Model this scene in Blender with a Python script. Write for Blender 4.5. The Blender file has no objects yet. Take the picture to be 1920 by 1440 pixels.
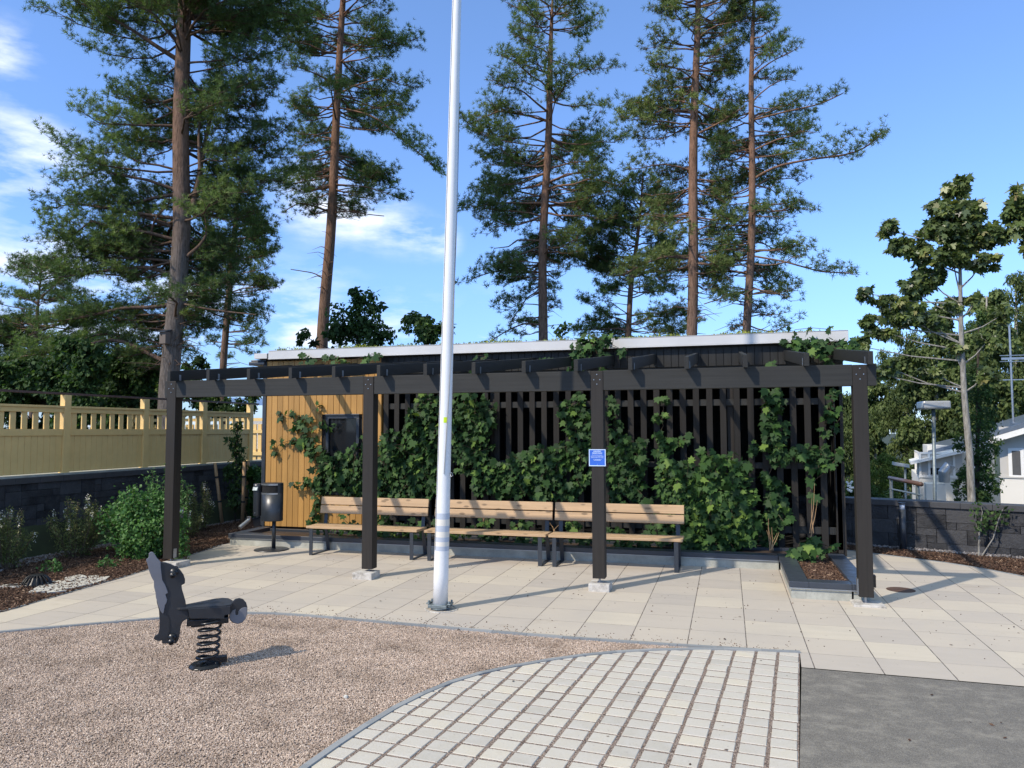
import bpy, bmesh, math, random
import numpy as np
from mathutils import Vector, Matrix
random.seed(7)
RNG = np.random.default_rng(11)
SC = bpy.context.scene
COL = SC.collection

# ------------------------------------------------------------------ camera
F = 1415.0; PITCH = math.radians(3.5); YAW = math.radians(15.9); ROLL = math.radians(-0.15); H = 1.8
_f = np.array([-math.sin(YAW)*math.cos(PITCH), math.cos(YAW)*math.cos(PITCH), math.sin(PITCH)])
_r = np.cross(_f, [0, 0, 1]); _r /= np.linalg.norm(_r); _u = np.cross(_r, _f)
_c, _s = math.cos(ROLL), math.sin(ROLL)
_r, _u = _c*_r + _s*_u, -_s*_r + _c*_u
cam_d = bpy.data.cameras.new('camera'); cam = bpy.data.objects.new('camera', cam_d); COL.objects.link(cam)
cam_d.sensor_width = 36.0; cam_d.lens = F/1920*36.0; cam_d.clip_start = 0.05; cam_d.clip_end = 2000
cam.matrix_world = Matrix(((_r[0], _u[0], -_f[0], 0), (_r[1], _u[1], -_f[1], 0), (_r[2], _u[2], -_f[2], H), (0, 0, 0, 1)))
SC.camera = cam

def ray(x, y): return _f + (x-960)/F*_r - (y-720)/F*_u
def gz(x, y, z=0.0):                       # point of the sight line at height z
    d = ray(x, y); t = (z-H)/d[2]; return np.array([0, 0, H]) + t*d
def at(x, y, Y):                           # point of the sight line at distance Y
    d = ray(x, y); return np.array([0, 0, H]) + Y/d[1]*d
def onplane(x, y, p, n):
    d = ray(x, y); o = np.array([0, 0, H]); return o + d*(np.dot(np.array(p)-o, n)/np.dot(d, n))
RH = np.array([math.cos(YAW), math.sin(YAW), 0.0]); DH = np.array([-math.sin(YAW), math.cos(YAW), 0.0])

# ------------------------------------------------------------------ light
SUN_EL = math.radians(42.5); SUN_TO = math.radians(52.9)     # light travels towards this azimuth (from +x)
sdir = Vector((math.cos(SUN_TO)*math.cos(SUN_EL), math.sin(SUN_TO)*math.cos(SUN_EL), -math.sin(SUN_EL)))
sl = bpy.data.lights.new('sun', 'SUN'); sl.energy = 2.75; sl.angle = math.radians(0.9); sl.color = (1.0, 0.90, 0.765)
so = bpy.data.objects.new('sun', sl); COL.objects.link(so); so.rotation_euler = sdir.to_track_quat('-Z', 'Y').to_euler()
SC.view_settings.view_transform = 'Standard'; SC.view_settings.look = 'None'
SC.view_settings.exposure = 0.66; SC.view_settings.gamma = 1.0

world = bpy.data.worlds.new('World'); SC.world = world; world.use_nodes = True
nt = world.node_tree; nt.nodes.clear()
N = nt.nodes.new; L = nt.links.new
wo = N('ShaderNodeOutputWorld'); bg = N('ShaderNodeBackground'); bg.inputs[1].default_value = 0.15
sky = N('ShaderNodeTexSky'); sky.sky_type = 'NISHITA'; sky.sun_disc = False
sky.sun_elevation = SUN_EL; sky.sun_rotation = math.atan2(-sdir.x, -sdir.y)
sky.air_density = 1.0; sky.dust_density = 0.15; sky.ozone_density = 2.6; sky.altitude = 100
tc = N('ShaderNodeTexCoord')
def vdist(c, r, sx=1.0):
    d = N('ShaderNodeVectorMath'); d.operation = 'DISTANCE'; L(tc.outputs['Generated'], d.inputs[0]); d.inputs[1].default_value = c
    m = N('ShaderNodeMapRange'); m.interpolation_type = 'SMOOTHSTEP'
    m.inputs['From Min'].default_value = r; m.inputs['From Max'].default_value = 0.0
    L(d.outputs['Value'], m.inputs['Value']); return m.outputs['Result']
acc = None; acc2 = None
for (px, py, r) in [(585, 385, .070), (615, 392, .066), (645, 401, .062), (675, 409, .058), (705, 417, .054), (735, 426, .050), (765, 435, .046), (795, 444, .042), (825, 452, .038)]:
    d = ray(px, py); d = d/np.linalg.norm(d); o = vdist(tuple(d), r)
    if acc2 is None: acc2 = o
    else:
        a = N('ShaderNodeMath'); a.operation = 'MAXIMUM'; L(acc2, a.inputs[0]); L(o, a.inputs[1]); acc2 = a.outputs[0]
for (px, py, r) in [(40, 290, .085), (0, 95, .05), (-60, 300, .12), (650, 400, .040), (700, 415, .036), (750, 430, .034), (795, 445, .03), (610, 388, .04), (840, 455, .025),
                    (150, 560, .20), (330, 620, .20), (560, 625, .14), (760, 650, .11), (900, 660, .10), (-150, 560, .25), (200, 700, .24)]:
    d = ray(px, py); d = d/np.linalg.norm(d); o = vdist(tuple(d), r)
    if acc is None: acc = o
    else:
        a = N('ShaderNodeMath'); a.operation = 'MAXIMUM'; L(acc, a.inputs[0]); L(o, a.inputs[1]); acc = a.outputs[0]
mp = N('ShaderNodeMapping'); mp.inputs['Scale'].default_value = (4, 4, 13); mp.inputs['Rotation'].default_value = (0.15, 0.2, 0)
L(tc.outputs['Generated'], mp.inputs['Vector'])
nz = N('ShaderNodeTexNoise'); nz.inputs['Scale'].default_value = 1.7; nz.inputs['Detail'].default_value = 8; nz.inputs['Roughness'].default_value = .58
L(mp.outputs[0], nz.inputs['Vector'])
mr = N('ShaderNodeMapRange'); mr.inputs['From Min'].default_value = .47; mr.inputs['From Max'].default_value = .76; L(nz.outputs[0], mr.inputs['Value'])
mm = N('ShaderNodeMath'); mm.operation = 'MULTIPLY'; L(acc, mm.inputs[0]); L(mr.outputs[0], mm.inputs[1])
mr2 = N('ShaderNodeMapRange'); mr2.inputs['From Min'].default_value = .40; mr2.inputs['From Max'].default_value = .68; L(nz.outputs[0], mr2.inputs['Value'])
mm2 = N('ShaderNodeMath'); mm2.operation = 'MULTIPLY'; L(acc2, mm2.inputs[0]); L(mr2.outputs[0], mm2.inputs[1])
ad = N('ShaderNodeMath'); ad.operation = 'MAXIMUM'; L(mm.outputs[0], ad.inputs[0]); L(mm2.outputs[0], ad.inputs[1])
m2 = N('ShaderNodeMath'); m2.operation = 'MULTIPLY'; m2.use_clamp = True; L(ad.outputs[0], m2.inputs[0]); m2.inputs[1].default_value = 1.3
mix = N('ShaderNodeMixRGB'); L(m2.outputs[0], mix.inputs[0])
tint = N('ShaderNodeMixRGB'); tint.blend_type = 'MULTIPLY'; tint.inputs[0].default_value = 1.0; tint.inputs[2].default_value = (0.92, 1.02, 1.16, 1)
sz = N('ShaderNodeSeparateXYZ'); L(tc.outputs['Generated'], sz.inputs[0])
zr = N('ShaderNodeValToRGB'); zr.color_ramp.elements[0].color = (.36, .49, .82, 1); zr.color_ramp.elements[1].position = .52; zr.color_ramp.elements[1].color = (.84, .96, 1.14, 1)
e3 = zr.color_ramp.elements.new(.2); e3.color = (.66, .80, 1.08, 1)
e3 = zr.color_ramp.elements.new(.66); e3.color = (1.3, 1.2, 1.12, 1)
e3 = zr.color_ramp.elements.new(.80); e3.color = (3.1, 2.2, 1.25, 1)  # overhead sky, out of view, brightened and warmed as added fill light
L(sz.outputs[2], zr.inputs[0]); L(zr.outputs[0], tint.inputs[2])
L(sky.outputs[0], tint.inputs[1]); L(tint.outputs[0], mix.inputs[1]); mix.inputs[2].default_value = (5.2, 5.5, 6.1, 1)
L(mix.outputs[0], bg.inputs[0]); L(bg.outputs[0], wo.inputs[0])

# ------------------------------------------------------------------ materials
MAT = {}
def newmat(name):
    m = bpy.data.materials.new(name); m.use_nodes = True
    b = m.node_tree.nodes['Principled BSDF']; MAT[name] = m
    return m, m.node_tree, b
class G:                                    # small node helper
    def __init__(s, t): s.t = t
    def n(s, k, **kw):
        x = s.t.nodes.new(k)
        for a, v in kw.items():
            if a in ('i',):
                for kk, vv in v.items(): x.inputs[kk].default_value = vv
            else: setattr(x, a, v)
        return x
    def l(s, a, b): s.t.links.new(a, b)
    def pos(s, scale=(1, 1, 1), rot=(0, 0, 0)):
        g = s.n('ShaderNodeNewGeometry'); m = s.n('ShaderNodeMapping', i={'Scale': scale, 'Rotation': rot}); s.l(g.outputs['Position'], m.inputs[0]); return m.outputs[0]
    def noise(s, vec, sc, det=4, ro=.55, col=False):
        x = s.n('ShaderNodeTexNoise', i={'Scale': sc, 'Detail': det, 'Roughness': ro}); s.l(vec, x.inputs['Vector']); return x.outputs[1 if col else 0]
    def ramp(s, v, stops):
        x = s.n('ShaderNodeValToRGB'); e = x.color_ramp.elements
        while len(e) < len(stops): e.new(.5)
        for k, (p, c) in enumerate(stops):
            e[k].position = p; e[k].color = tuple(c)+(1,) if len(c) == 3 else c
        s.l(v, x.inputs[0]); return x.outputs[0]
    def rng(s, v, a, b, c=0., d=1.):
        x = s.n('ShaderNodeMapRange', i={'From Min': a, 'From Max': b, 'To Min': c, 'To Max': d}); s.l(v, x.inputs[0]); return x.outputs[0]
    def math(s, op, a, b=None):
        x = s.n('ShaderNodeMath', operation=op)
        for k, v in enumerate((a, b)):
            if v is None: continue
            if isinstance(v, (int, float)): x.inputs[k].default_value = v
            else: s.l(v, x.inputs[k])
        return x.outputs[0]
    def mix(s, f, a, b, mode='MIX'):
        x = s.n('ShaderNodeMixRGB', blend_type=mode)
        for k, v in enumerate((f, a, b)):
            if isinstance(v, (int, float)): x.inputs[k].default_value = v
            elif isinstance(v, tuple): x.inputs[k].default_value = v+(1,) if len(v) == 3 else v
            else: s.l(v, x.inputs[k])
        return x.outputs[0]
    def bump(s, h, st, dist, b, prev=None):
        x = s.n('ShaderNodeBump', i={'Strength': st, 'Distance': dist}); s.l(h, x.inputs['Height'])
        if prev is not None: s.l(prev, x.inputs['Normal'])
        s.l(x.outputs[0], b.inputs['Normal']); return x.outputs[0]
def c3(c, k): return tuple(min(1, v*k) for v in c)

def plain(name, col, rough=.5, metal=0., var=.12, nscale=6, spec=.5):
    m, t, b = newmat(name); g = G(t); p = g.pos()
    n = g.noise(p, nscale, 5)
    g.l(g.ramp(n, [(.3, c3(col, 1-var)), (.7, c3(col, 1+var))]), b.inputs['Base Color'])
    g.l(g.rng(g.noise(p, nscale*3, 3), .3, .7, max(0, rough-.08), min(1, rough+.08)), b.inputs['Roughness'])
    b.inputs['Metallic'].default_value = metal; b.inputs['Specular IOR Level'].default_value = spec
    return m
def wood(name, col, axis='z', rough=.65, var=.35, knots=False, grain=1.0, attr=False):
    m, t, b = newmat(name); g = G(t)
    lo, hi = 1.2, 38
    sc = {'x': (lo, hi, hi), 'y': (hi, lo, hi), 'z': (hi, hi, lo)}[axis]
    p = g.pos(sc)
    n = g.noise(p, 1.0, 5, .6)
    base = g.ramp(n, [(.25, c3(col, 1-var)), (.5, col), (.75, c3(col, 1+var*.7))])
    big = g.noise(g.pos(), 2.3, 3)
    base = g.mix(g.rng(big, .35, .7, 0, .35), base, c3(col, .7))
    if attr:
        a = g.n('ShaderNodeAttribute', attribute_name='tint'); base = g.mix(1.0, base, g.ramp(a.outputs['Fac'], [(0, (.8, .8, .8)), (1, (1.15, 1.15, 1.15))]), 'MULTIPLY')
    if knots:
        sc2 = {'x': (5, 13, 13), 'y': (13, 5, 13), 'z': (13, 13, 5)}[axis]
        v = g.n('ShaderNodeTexVoronoi', i={'Scale': 1.0}); g.l(g.pos(sc2), v.inputs['Vector'])
        k = g.rng(v.outputs['Distance'], .15, .27, 1, 0)
        base = g.mix(g.math('MULTIPLY', k, .75), base, c3(col, .3))
    g.l(base, b.inputs['Base Color']); b.inputs['Roughness'].default_value = rough; b.inputs['Specular IOR Level'].default_value = .3
    g.bump(n, .35*grain, .004, b)
    return m

wood('dark_wood_x', (.030, .0295, .0265), 'x', .6, .3)
wood('dark_wood_y', (.023, .0225, .020), 'y', .6, .3)
wood('dark_wood_z', (.0265, .0225, .0185), 'z', .6, .28)
wood('slat_wood', (.0195, .0170, .0140), 'z', .65, .3, attr=True)
wood('board_wood', (.020, .0195, .0175), 'z', .6, .25, attr=True)
wood('bench_wood', (.50, .335, .19), 'x', .55, .22, knots=True)
wood('cladding_wood', (.47, .255, .075), 'z', .5, .16, knots=False, attr=True)
wood('stake_wood', (.40, .25, .13), 'z', .7, .25)
wood('birdbox_wood', (.16, .13, .11), 'z', .8, .2)
plain('fence_paint', (.78, .54, .21), .55, var=.05)
plain('brown_metal', (.10, .055, .04), .5)
plain('anthracite', (.030, .036, .045), .42, var=.1)
plain('cap_metal', (.040, .048, .062), .38, var=.08, nscale=3)
plain('bin_metal', (.022, .027, .033), .36, var=.1)
plain('steel', (.38, .40, .42), .38, .8)
plain('galvanised', (.20, .235, .24), .5, .6, var=.2, nscale=25)
plain('pole_white', (.80, .80, .79), .28, var=.03)
plain('pole_grey', (.50, .54, .60), .35, var=.04)
plain('pole_cream', (.78, .73, .64), .35, var=.03)
plain('sticker', (.62, .80, .02), .5, var=.05)
plain('rope', (.33, .32, .30), .8)
plain('fascia_metal', (.56, .55, .53), .45, .0, var=.06, nscale=2)
plain('white_paint', (.78, .77, .73), .45, var=.04)
plain('black_plastic', (.012, .013, .015), .35, var=.1)
plain('rider_black', (.028, .029, .032), .38, var=.1)
plain('rider_grey', (.17, .17, .185), .45, var=.06)
plain('spring_black', (.010, .011, .013), .28)
plain('sign_blue', (.035, .13, .55), .35, var=.04)
plain('sign_ink', (.55, .68, .90), .5)
plain('interior_black', (.006, .006, .006), .9)
plain('lamp_glass', (.62, .66, .72), .3)
plain('flower', (.72, .68, .56), .8, var=.15)
plain('flower_brown', (.28, .20, .10), .8, var=.2)
plain('rubber', (.02, .02, .02), .7)
plain('roof_metal', (.14, .17, .21), .35, .3, var=.1)
plain('render_white', (.72, .69, .62), .7, var=.03, nscale=1.5)
plain('panel_grey', (.50, .48, .44), .6, var=.03, nscale=1.5)
plain('curtain', (.08, .08, .08), .6)
plain('blue_tarp', (.16, .25, .42), .35)
plain('rust', (.10, .055, .035), .8, .2, var=.35, nscale=14)

# glass
m, t, b = newmat('dark_glass'); b.inputs['Base Color'].default_value = (.01, .012, .016, 1); b.inputs['Roughness'].default_value = .04; b.inputs['Specular IOR Level'].default_value = .35

# concrete kerb
m, t, b = newmat('concrete'); g = G(t); p = g.pos()
n = g.noise(p, 5, 6, .65)
cc = g.ramp(n, [(.3, (.28, .28, .24)), (.6, (.42, .42, .36)), (.8, (.50, .50, .44))])
cc = g.mix(g.rng(g.noise(p, 60, 3), .55, .75, 0, .35), cc, (.2, .2, .18))
g.l(cc, b.inputs['Base Color']); b.inputs['Roughness'].default_value = .85
g.bump(g.noise(p, 70, 5), .4, .004, b)
m, t, b = newmat('footing_concrete'); g = G(t); p = g.pos()
n = g.noise(p, 9, 6, .7)
g.l(g.ramp(n, [(.32, (.22, .20, .17)), (.5, (.50, .47, .42)), (.7, (.62, .60, .55))]), b.inputs['Base Color']); b.inputs['Roughness'].default_value = .9
g.bump(g.noise(p, 40, 6, .7), .7, .01, b)

# slab paving: joints every 0.48 m
m, t, b = newmat('slabs'); g = G(t)
geo = g.n('ShaderNodeNewGeometry'); sp = g.n('ShaderNodeSeparateXYZ'); g.l(geo.outputs['Position'], sp.inputs[0])
def cell(v, off, s):
    a = g.math('ADD', v, -off); a = g.math('DIVIDE', a, s); fl = g.math('FLOOR', a); fr = g.math('FRACT', a)
    d = g.math('MULTIPLY', g.math('SUBTRACT', .5, g.math('ABSOLUTE', g.math('SUBTRACT', fr, .5))), s); return fl, d
wob = g.math('MULTIPLY', g.math('SUBTRACT', g.noise(g.pos(), 30, 2), .5), .006)
fx, dx = cell(g.math('ADD', sp.outputs[0], wob), .12, .48); fy, dy = cell(g.math('ADD', sp.outputs[1], wob), 7.10, .48)
cb = g.n('ShaderNodeCombineXYZ'); g.l(fx, cb.inputs[0]); g.l(fy, cb.inputs[1])
wn = g.n('ShaderNodeTexWhiteNoise', noise_dimensions='2D'); g.l(cb.outputs[0], wn.inputs['Vector'])
base = g.ramp(wn.outputs['Value'], [(0, (.455, .405, .345)), (.35, (.485, .43, .36)), (.7, (.50, .44, .36)), (1, (.54, .48, .38))])
# per-slab streaks
mpv = g.n('ShaderNodeMapping', i={'Scale': (1.6, 9, 1)}); cmb = g.n('ShaderNodeVectorMath', operation='ADD'); g.l(geo.outputs['Position'], cmb.inputs[0])
sc3 = g.n('ShaderNodeVectorMath', operation='SCALE'); g.l(wn.outputs['Color'], sc3.inputs[0]); sc3.inputs['Scale'].default_value = 9; g.l(sc3.outputs[0], cmb.inputs[1]); g.l(cmb.outputs[0], mpv.inputs[0])
st = g.noise(mpv.outputs[0], 1.3, 6, .62)
base = g.mix(g.rng(st, .38, .68, 0, .55), base, g.mix(wn.outputs['Value'], (.38, .34, .29), (.60, .53, .42)))
base = g.mix(g.rng(g.noise(g.pos(), 1.1, 5, .6), .45, .75, 0, .35), base, (.36, .335, .31))
base = g.mix(g.rng(g.noise(g.pos(), 220, 2), .45, .75, 0, .22), base, (.25, .22, .2))
base = g.mix(g.rng(g.noise(g.pos(), 17, 3, .7), .66, .74, 0, .6), base, (.17, .14, .12))
base = g.mix(g.rng(g.noise(g.pos((1, 1.6, 1)), .9, 6, .7), .60, .72, 0, .45), base, (.27, .215, .15))
jx = g.rng(dx, .0022, .0045, 1, 0); jy = g.rng(dy, .0012, .0034, .75, 0)
jb = g.math('MULTIPLY', jx, g.rng(g.noise(g.pos(), 9, 3), .3, .6, .55, 1)); jt = g.math('MAXIMUM', jb, g.math('MULTIPLY', jy, g.rng(g.noise(g.pos(), 6, 3), .35, .6, .35, 1)))
base = g.mix(jt, base, (.10, .08, .065))
g.l(base, b.inputs['Base Color']); b.inputs['Roughness'].default_value = .8; b.inputs['Specular IOR Level'].default_value = .3
bp = g.bump(g.math('MULTIPLY', jt, -1), .8, .006, b); g.bump(g.noise(g.pos(), 120, 4), .25, .003, b, bp)

# gravel
def gravel(name, cols, sc=105, dist=.008):
    m, t, b = newmat(name); g = G(t); p = g.pos()
    wr = g.n('ShaderNodeVectorMath', operation='ADD'); g.l(p, wr.inputs[0]); s1 = g.n('ShaderNodeVectorMath', operation='SCALE'); g.l(g.noise(p, 25, 2, col=True), s1.inputs[0]); s1.inputs['Scale'].default_value = .02; g.l(s1.outputs[0], wr.inputs[1])
    v = g.n('ShaderNodeTexVoronoi', i={'Scale': sc, 'Randomness': 1.0}); g.l(wr.outputs[0], v.inputs['Vector'])
    wn = g.n('ShaderNodeSeparateXYZ'); g.l(v.outputs['Color'], wn.inputs[0])
    k = len(cols)
    base = g.ramp(wn.outputs[0], [(i/(k-1), c) for i, c in enumerate(cols)])
    base = g.mix(g.rng(v.outputs['Distance'], .42, .8, 0, .8), base, c3(cols[0], .35))
    base = g.mix(g.rng(g.noise(p, 2.2, 5, .6), .42, .7, 0, .30), base, c3(cols[0], .9))
    g.l(base, b.inputs['Base Color']); b.inputs['Roughness'].default_value = .85; b.inputs['Specular IOR Level'].default_value = .25
    h = g.math('ADD', g.math('MULTIPLY', v.outputs['Distance'], -1), g.math('MULTIPLY', wn.outputs[1], 1.3))
    b1 = g.bump(h, 1.0, dist, b); g.bump(g.noise(p, 3.5, 4, .6), .7, .05, b, b1)
    return m
gravel('pink_gravel', [(.22, .16, .125), (.36, .27, .21), (.46, .35, .28), (.42, .34, .28), (.58, .46, .37), (.68, .58, .48)])
gravel('joint_gravel', [(.17, .125, .10), (.36, .27, .215), (.54, .42, .34), (.26, .19, .15), (.66, .55, .46)], 130)
gravel('grey_gravel', [(.09, .08, .08), (.17, .155, .155), (.26, .24, .24), (.36, .33, .32)], 45, .015)

# pavers, asphalt, kerb
m, t, b = newmat('pavers'); g = G(t); p = g.pos()
a = g.n('ShaderNodeAttribute', attribute_name='tint')
base = g.ramp(a.outputs['Fac'], [(0, (.44, .41, .35)), (.4, (.50, .46, .39)), (.75, (.52, .48, .40)), (1, (.56, .505, .40))])
base = g.mix(g.rng(g.noise(p, 9, 6, .65), .4, .7, 0, .35), base, (.55, .53, .50))
base = g.mix(g.rng(g.noise(p, 150, 3), .5, .75, 0, .3), base, (.27, .25, .23))
base = g.mix(g.rng(g.noise(p, 45, 3, .7), .66, .72, 0, .7), base, (.15, .12, .11))
g.l(base, b.inputs['Base Color']); b.inputs['Roughness'].default_value = .8; b.inputs['Specular IOR Level'].default_value = .3
g.bump(g.noise(p, 60, 6, .65), .35, .006, b)
m, t, b = newmat('asphalt'); g = G(t); p = g.pos()
base = g.ramp(g.noise(p, 170, 3, .8), [(.36, (.085, .078, .066)), (.6, (.20, .183, .157)), (.75, (.38, .35, .30))])
base = g.mix(g.rng(g.noise(g.pos((1.4, 1.9, 1)), 3.2, 12, .78), .47, .66, 0, .5), base, (.36, .33, .27))
g.l(base, b.inputs['Base Color']); b.inputs['Roughness'].default_value = .85
g.bump(g.noise(p, 160, 3), .7, .006, b)
m, t, b = newmat('kerb_stone'); g = G(t); p = g.pos()
a = g.n('ShaderNodeAttribute', attribute_name='tint')
base = g.ramp(a.outputs['Fac'], [(0, (.19, .205, .215)), (1, (.29, .30, .30))])
base = g.mix(g.rng(g.noise(p, 30, 5), .5, .75, 0, .4), base, (.32, .31, .29))
g.l(base, b.inputs['Base Color']); b.inputs['Roughness'].default_value = .75; g.bump(g.noise(p, 90, 4), .3, .004, b)
m, t, b = newmat('white_stone'); g = G(t); p = g.pos()
g.l(g.ramp(g.noise(p, 14, 5), [(.3, (.42, .40, .35)), (.7, (.58, .56, .50))]), b.inputs['Base Color']); b.inputs['Roughness'].default_value = .8

# soil, mulch chips, wall block
plain('soil', (.045, .028, .018), .95, var=.5, nscale=40)
plain('field', (.03, .04, .015), .95, var=.5, nscale=1.5)
def tinted(name, stops, rough=.8, trans=0., spec=.3, nscale=None, patch=False):
    m, t, b = newmat(name); g = G(t)
    a = g.n('ShaderNodeAttribute', attribute_name='tint')
    c = g.ramp(a.outputs['Fac'], stops)
    if patch: c = g.mix(1.0, c, g.ramp(g.noise(g.pos(), 2.6, 5, .62), [(.32, (.70, .68, .66)), (.52, (1, 1, 1)), (.72, (1.12, 1.12, 1.12))]), 'MULTIPLY')
    if nscale: c = g.mix(g.rng(g.noise(g.pos(), nscale, 5, .65), .35, .7, 0, .5), c, c3(stops[-1][1], 1.5))
    g.l(c, b.inputs['Base Color']); b.inputs['Roughness'].default_value = rough; b.inputs['Specular IOR Level'].default_value = spec
    if trans > 0:
        tr = g.n('ShaderNodeBsdfTranslucent'); g.l(g.mix(1.0, c, (1.0, 1.25, .45), 'MULTIPLY'), tr.inputs[0])
        mx = g.n('ShaderNodeMixShader', i={'Fac': trans}); g.l(b.outputs[0], mx.inputs[1]); g.l(tr.outputs[0], mx.inputs[2])
        g.l(mx.outputs[0], t.nodes['Material Output'].inputs[0])
    return m
tinted('mulch', [(0, (.035, .018, .011)), (.4, (.085, .045, .028)), (.75, (.17, .10, .062)), (1, (.42, .29, .19))])
tinted('stones', [(0, (.10, .09, .09)), (.5, (.20, .185, .18)), (1, (.40, .37, .35))])
tinted('wall_block', [(0, (.014, .014, .015)), (.6, (.034, .034, .036)), (1, (.065, .065, .068))], .7, nscale=5)
m = MAT['wall_block']; g = G(m.node_tree); bb = m.node_tree.nodes['Principled BSDF']
g.bump(g.noise(g.pos(), 25, 6, .7), .9, .02, bb)
# effloresced lime: pale vertical marks on the blocks
src = bb.inputs['Base Color'].links[0].from_socket
ln = g.noise(g.pos((9, 9, 2.2)), 1.2, 6, .7)
g.l(g.mix(g.rng(ln, .62, .80, 0, .40), src, (.20, .20, .21)), bb.inputs['Base Color'])
plain('cap_stone', (.05, .05, .053), .6, var=.15, nscale=8)
tinted('needles', [(0, (.055, .085, .034)), (.5, (.120, .170, .064)), (.85, (.19, .24, .085)), (1, (.24, .29, .10))], .6, .36, .2)
tinted('needles_olive', [(0, (.060, .085, .030)), (.5, (.135, .175, .055)), (1, (.24, .28, .09))], .6, .22, .2)
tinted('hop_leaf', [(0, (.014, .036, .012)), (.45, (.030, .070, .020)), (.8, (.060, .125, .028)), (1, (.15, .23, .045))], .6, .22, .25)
tinted('maple_leaf', [(0, (.020, .034, .012)), (.5, (.095, .135, .038)), (.8, (.18, .215, .062)), (1, (.22, .17, .07))], .4, .22, .5)
tinted('dark_leaf', [(0, (.024, .048, .018)), (.6, (.058, .105, .034)), (1, (.13, .20, .055))], .6, .32, .2)
tinted('birch_leaf', [(0, (.040, .060, .020)), (.5, (.090, .125, .040)), (1, (.19, .23, .08))], .6, .25, .2)
tinted('shrub_leaf', [(0, (.022, .060, .016)), (.5, (.060, .15, .036)), (1, (.13, .26, .07))], .5, .25)
tinted('spirea_leaf', [(0, (.05, .065, .02)), (.5, (.12, .15, .045)), (1, (.28, .27, .10))], .5, .3)
tinted('thuja_leaf', [(0, (.03, .05, .01)), (.5, (.07, .12, .02)), (1, (.16, .22, .035))], .6, .2)
tinted('sedum', [(0, (.10, .12, .02)), (.5, (.25, .28, .04)), (1, (.40, .42, .09))], .8, .1)
tinted('twig', [(0, (.06, .04, .025)), (1, (.16, .11, .07))], .9)
def bark(name, a_, b_, zs):
    m, t, b = newmat(name); g = G(t)
    p = g.pos((14, 14, 3.2)); n = g.noise(p, 1.6, 7, .7)
    sp = g.n('ShaderNodeNewGeometry'); z = g.n('ShaderNodeSeparateXYZ'); g.l(sp.outputs['Position'], z.inputs[0])
    f = g.rng(g.math('ADD', z.outputs[2], g.math('MULTIPLY', g.noise(g.pos(), 2, 3), 2.0)), zs[0], zs[1])
    lo = g.ramp(n, [(.3, c3(a_, .35)), (.55, a_), (.75, c3(a_, 1.5))]); hi = g.ramp(n, [(.3, c3(b_, .35)), (.5, b_), (.75, c3(b_, 1.45))])
    g.l(g.mix(f, lo, hi), b.inputs['Base Color']); b.inputs['Roughness'].default_value = .9; b.inputs['Specular IOR Level'].default_value = .2
    g.bump(n, .9, .04, b); return m
bark('bark_big', (.155, .13, .112), (.19, .115, .078), (6.3, 8.8))
bark('bark_pine', (.19, .13, .098), (.22, .125, .08), (4, 9))
bark('bark_pale', (.33, .31, .27), (.30, .28, .24), (0, 9))
bark('bark_dark', (.06, .05, .04), (.06, .05, .04), (0, 9))

# ------------------------------------------------------------------ helpers
def tag(o, label=None, cat=None, group=None, kind=None):
    if label: o['label'] = label
    if cat: o['category'] = cat
    if group: o['group'] = group
    if kind: o['kind'] = kind
    return o
def empty(name, loc, label=None, cat=None, group=None, rz=0.0):
    o = bpy.data.objects.new(name, None); COL.objects.link(o); o.location = tuple(float(v) for v in loc); o.rotation_euler = (0, 0, rz)
    o.empty_display_size = .1
    return tag(o, label, cat, group)
def link(name, me, mat, parent=None):
    o = bpy.data.objects.new(name, me); COL.objects.link(o)
    if mat is not None: me.materials.append(MAT[mat] if isinstance(mat, str) else mat)
    if parent is not None:
        o.parent = parent
        o.matrix_parent_inverse = Matrix.Translation(-Vector(parent.location)) if parent.rotation_euler.z == 0 else Matrix.Identity(4)
    return o
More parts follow.
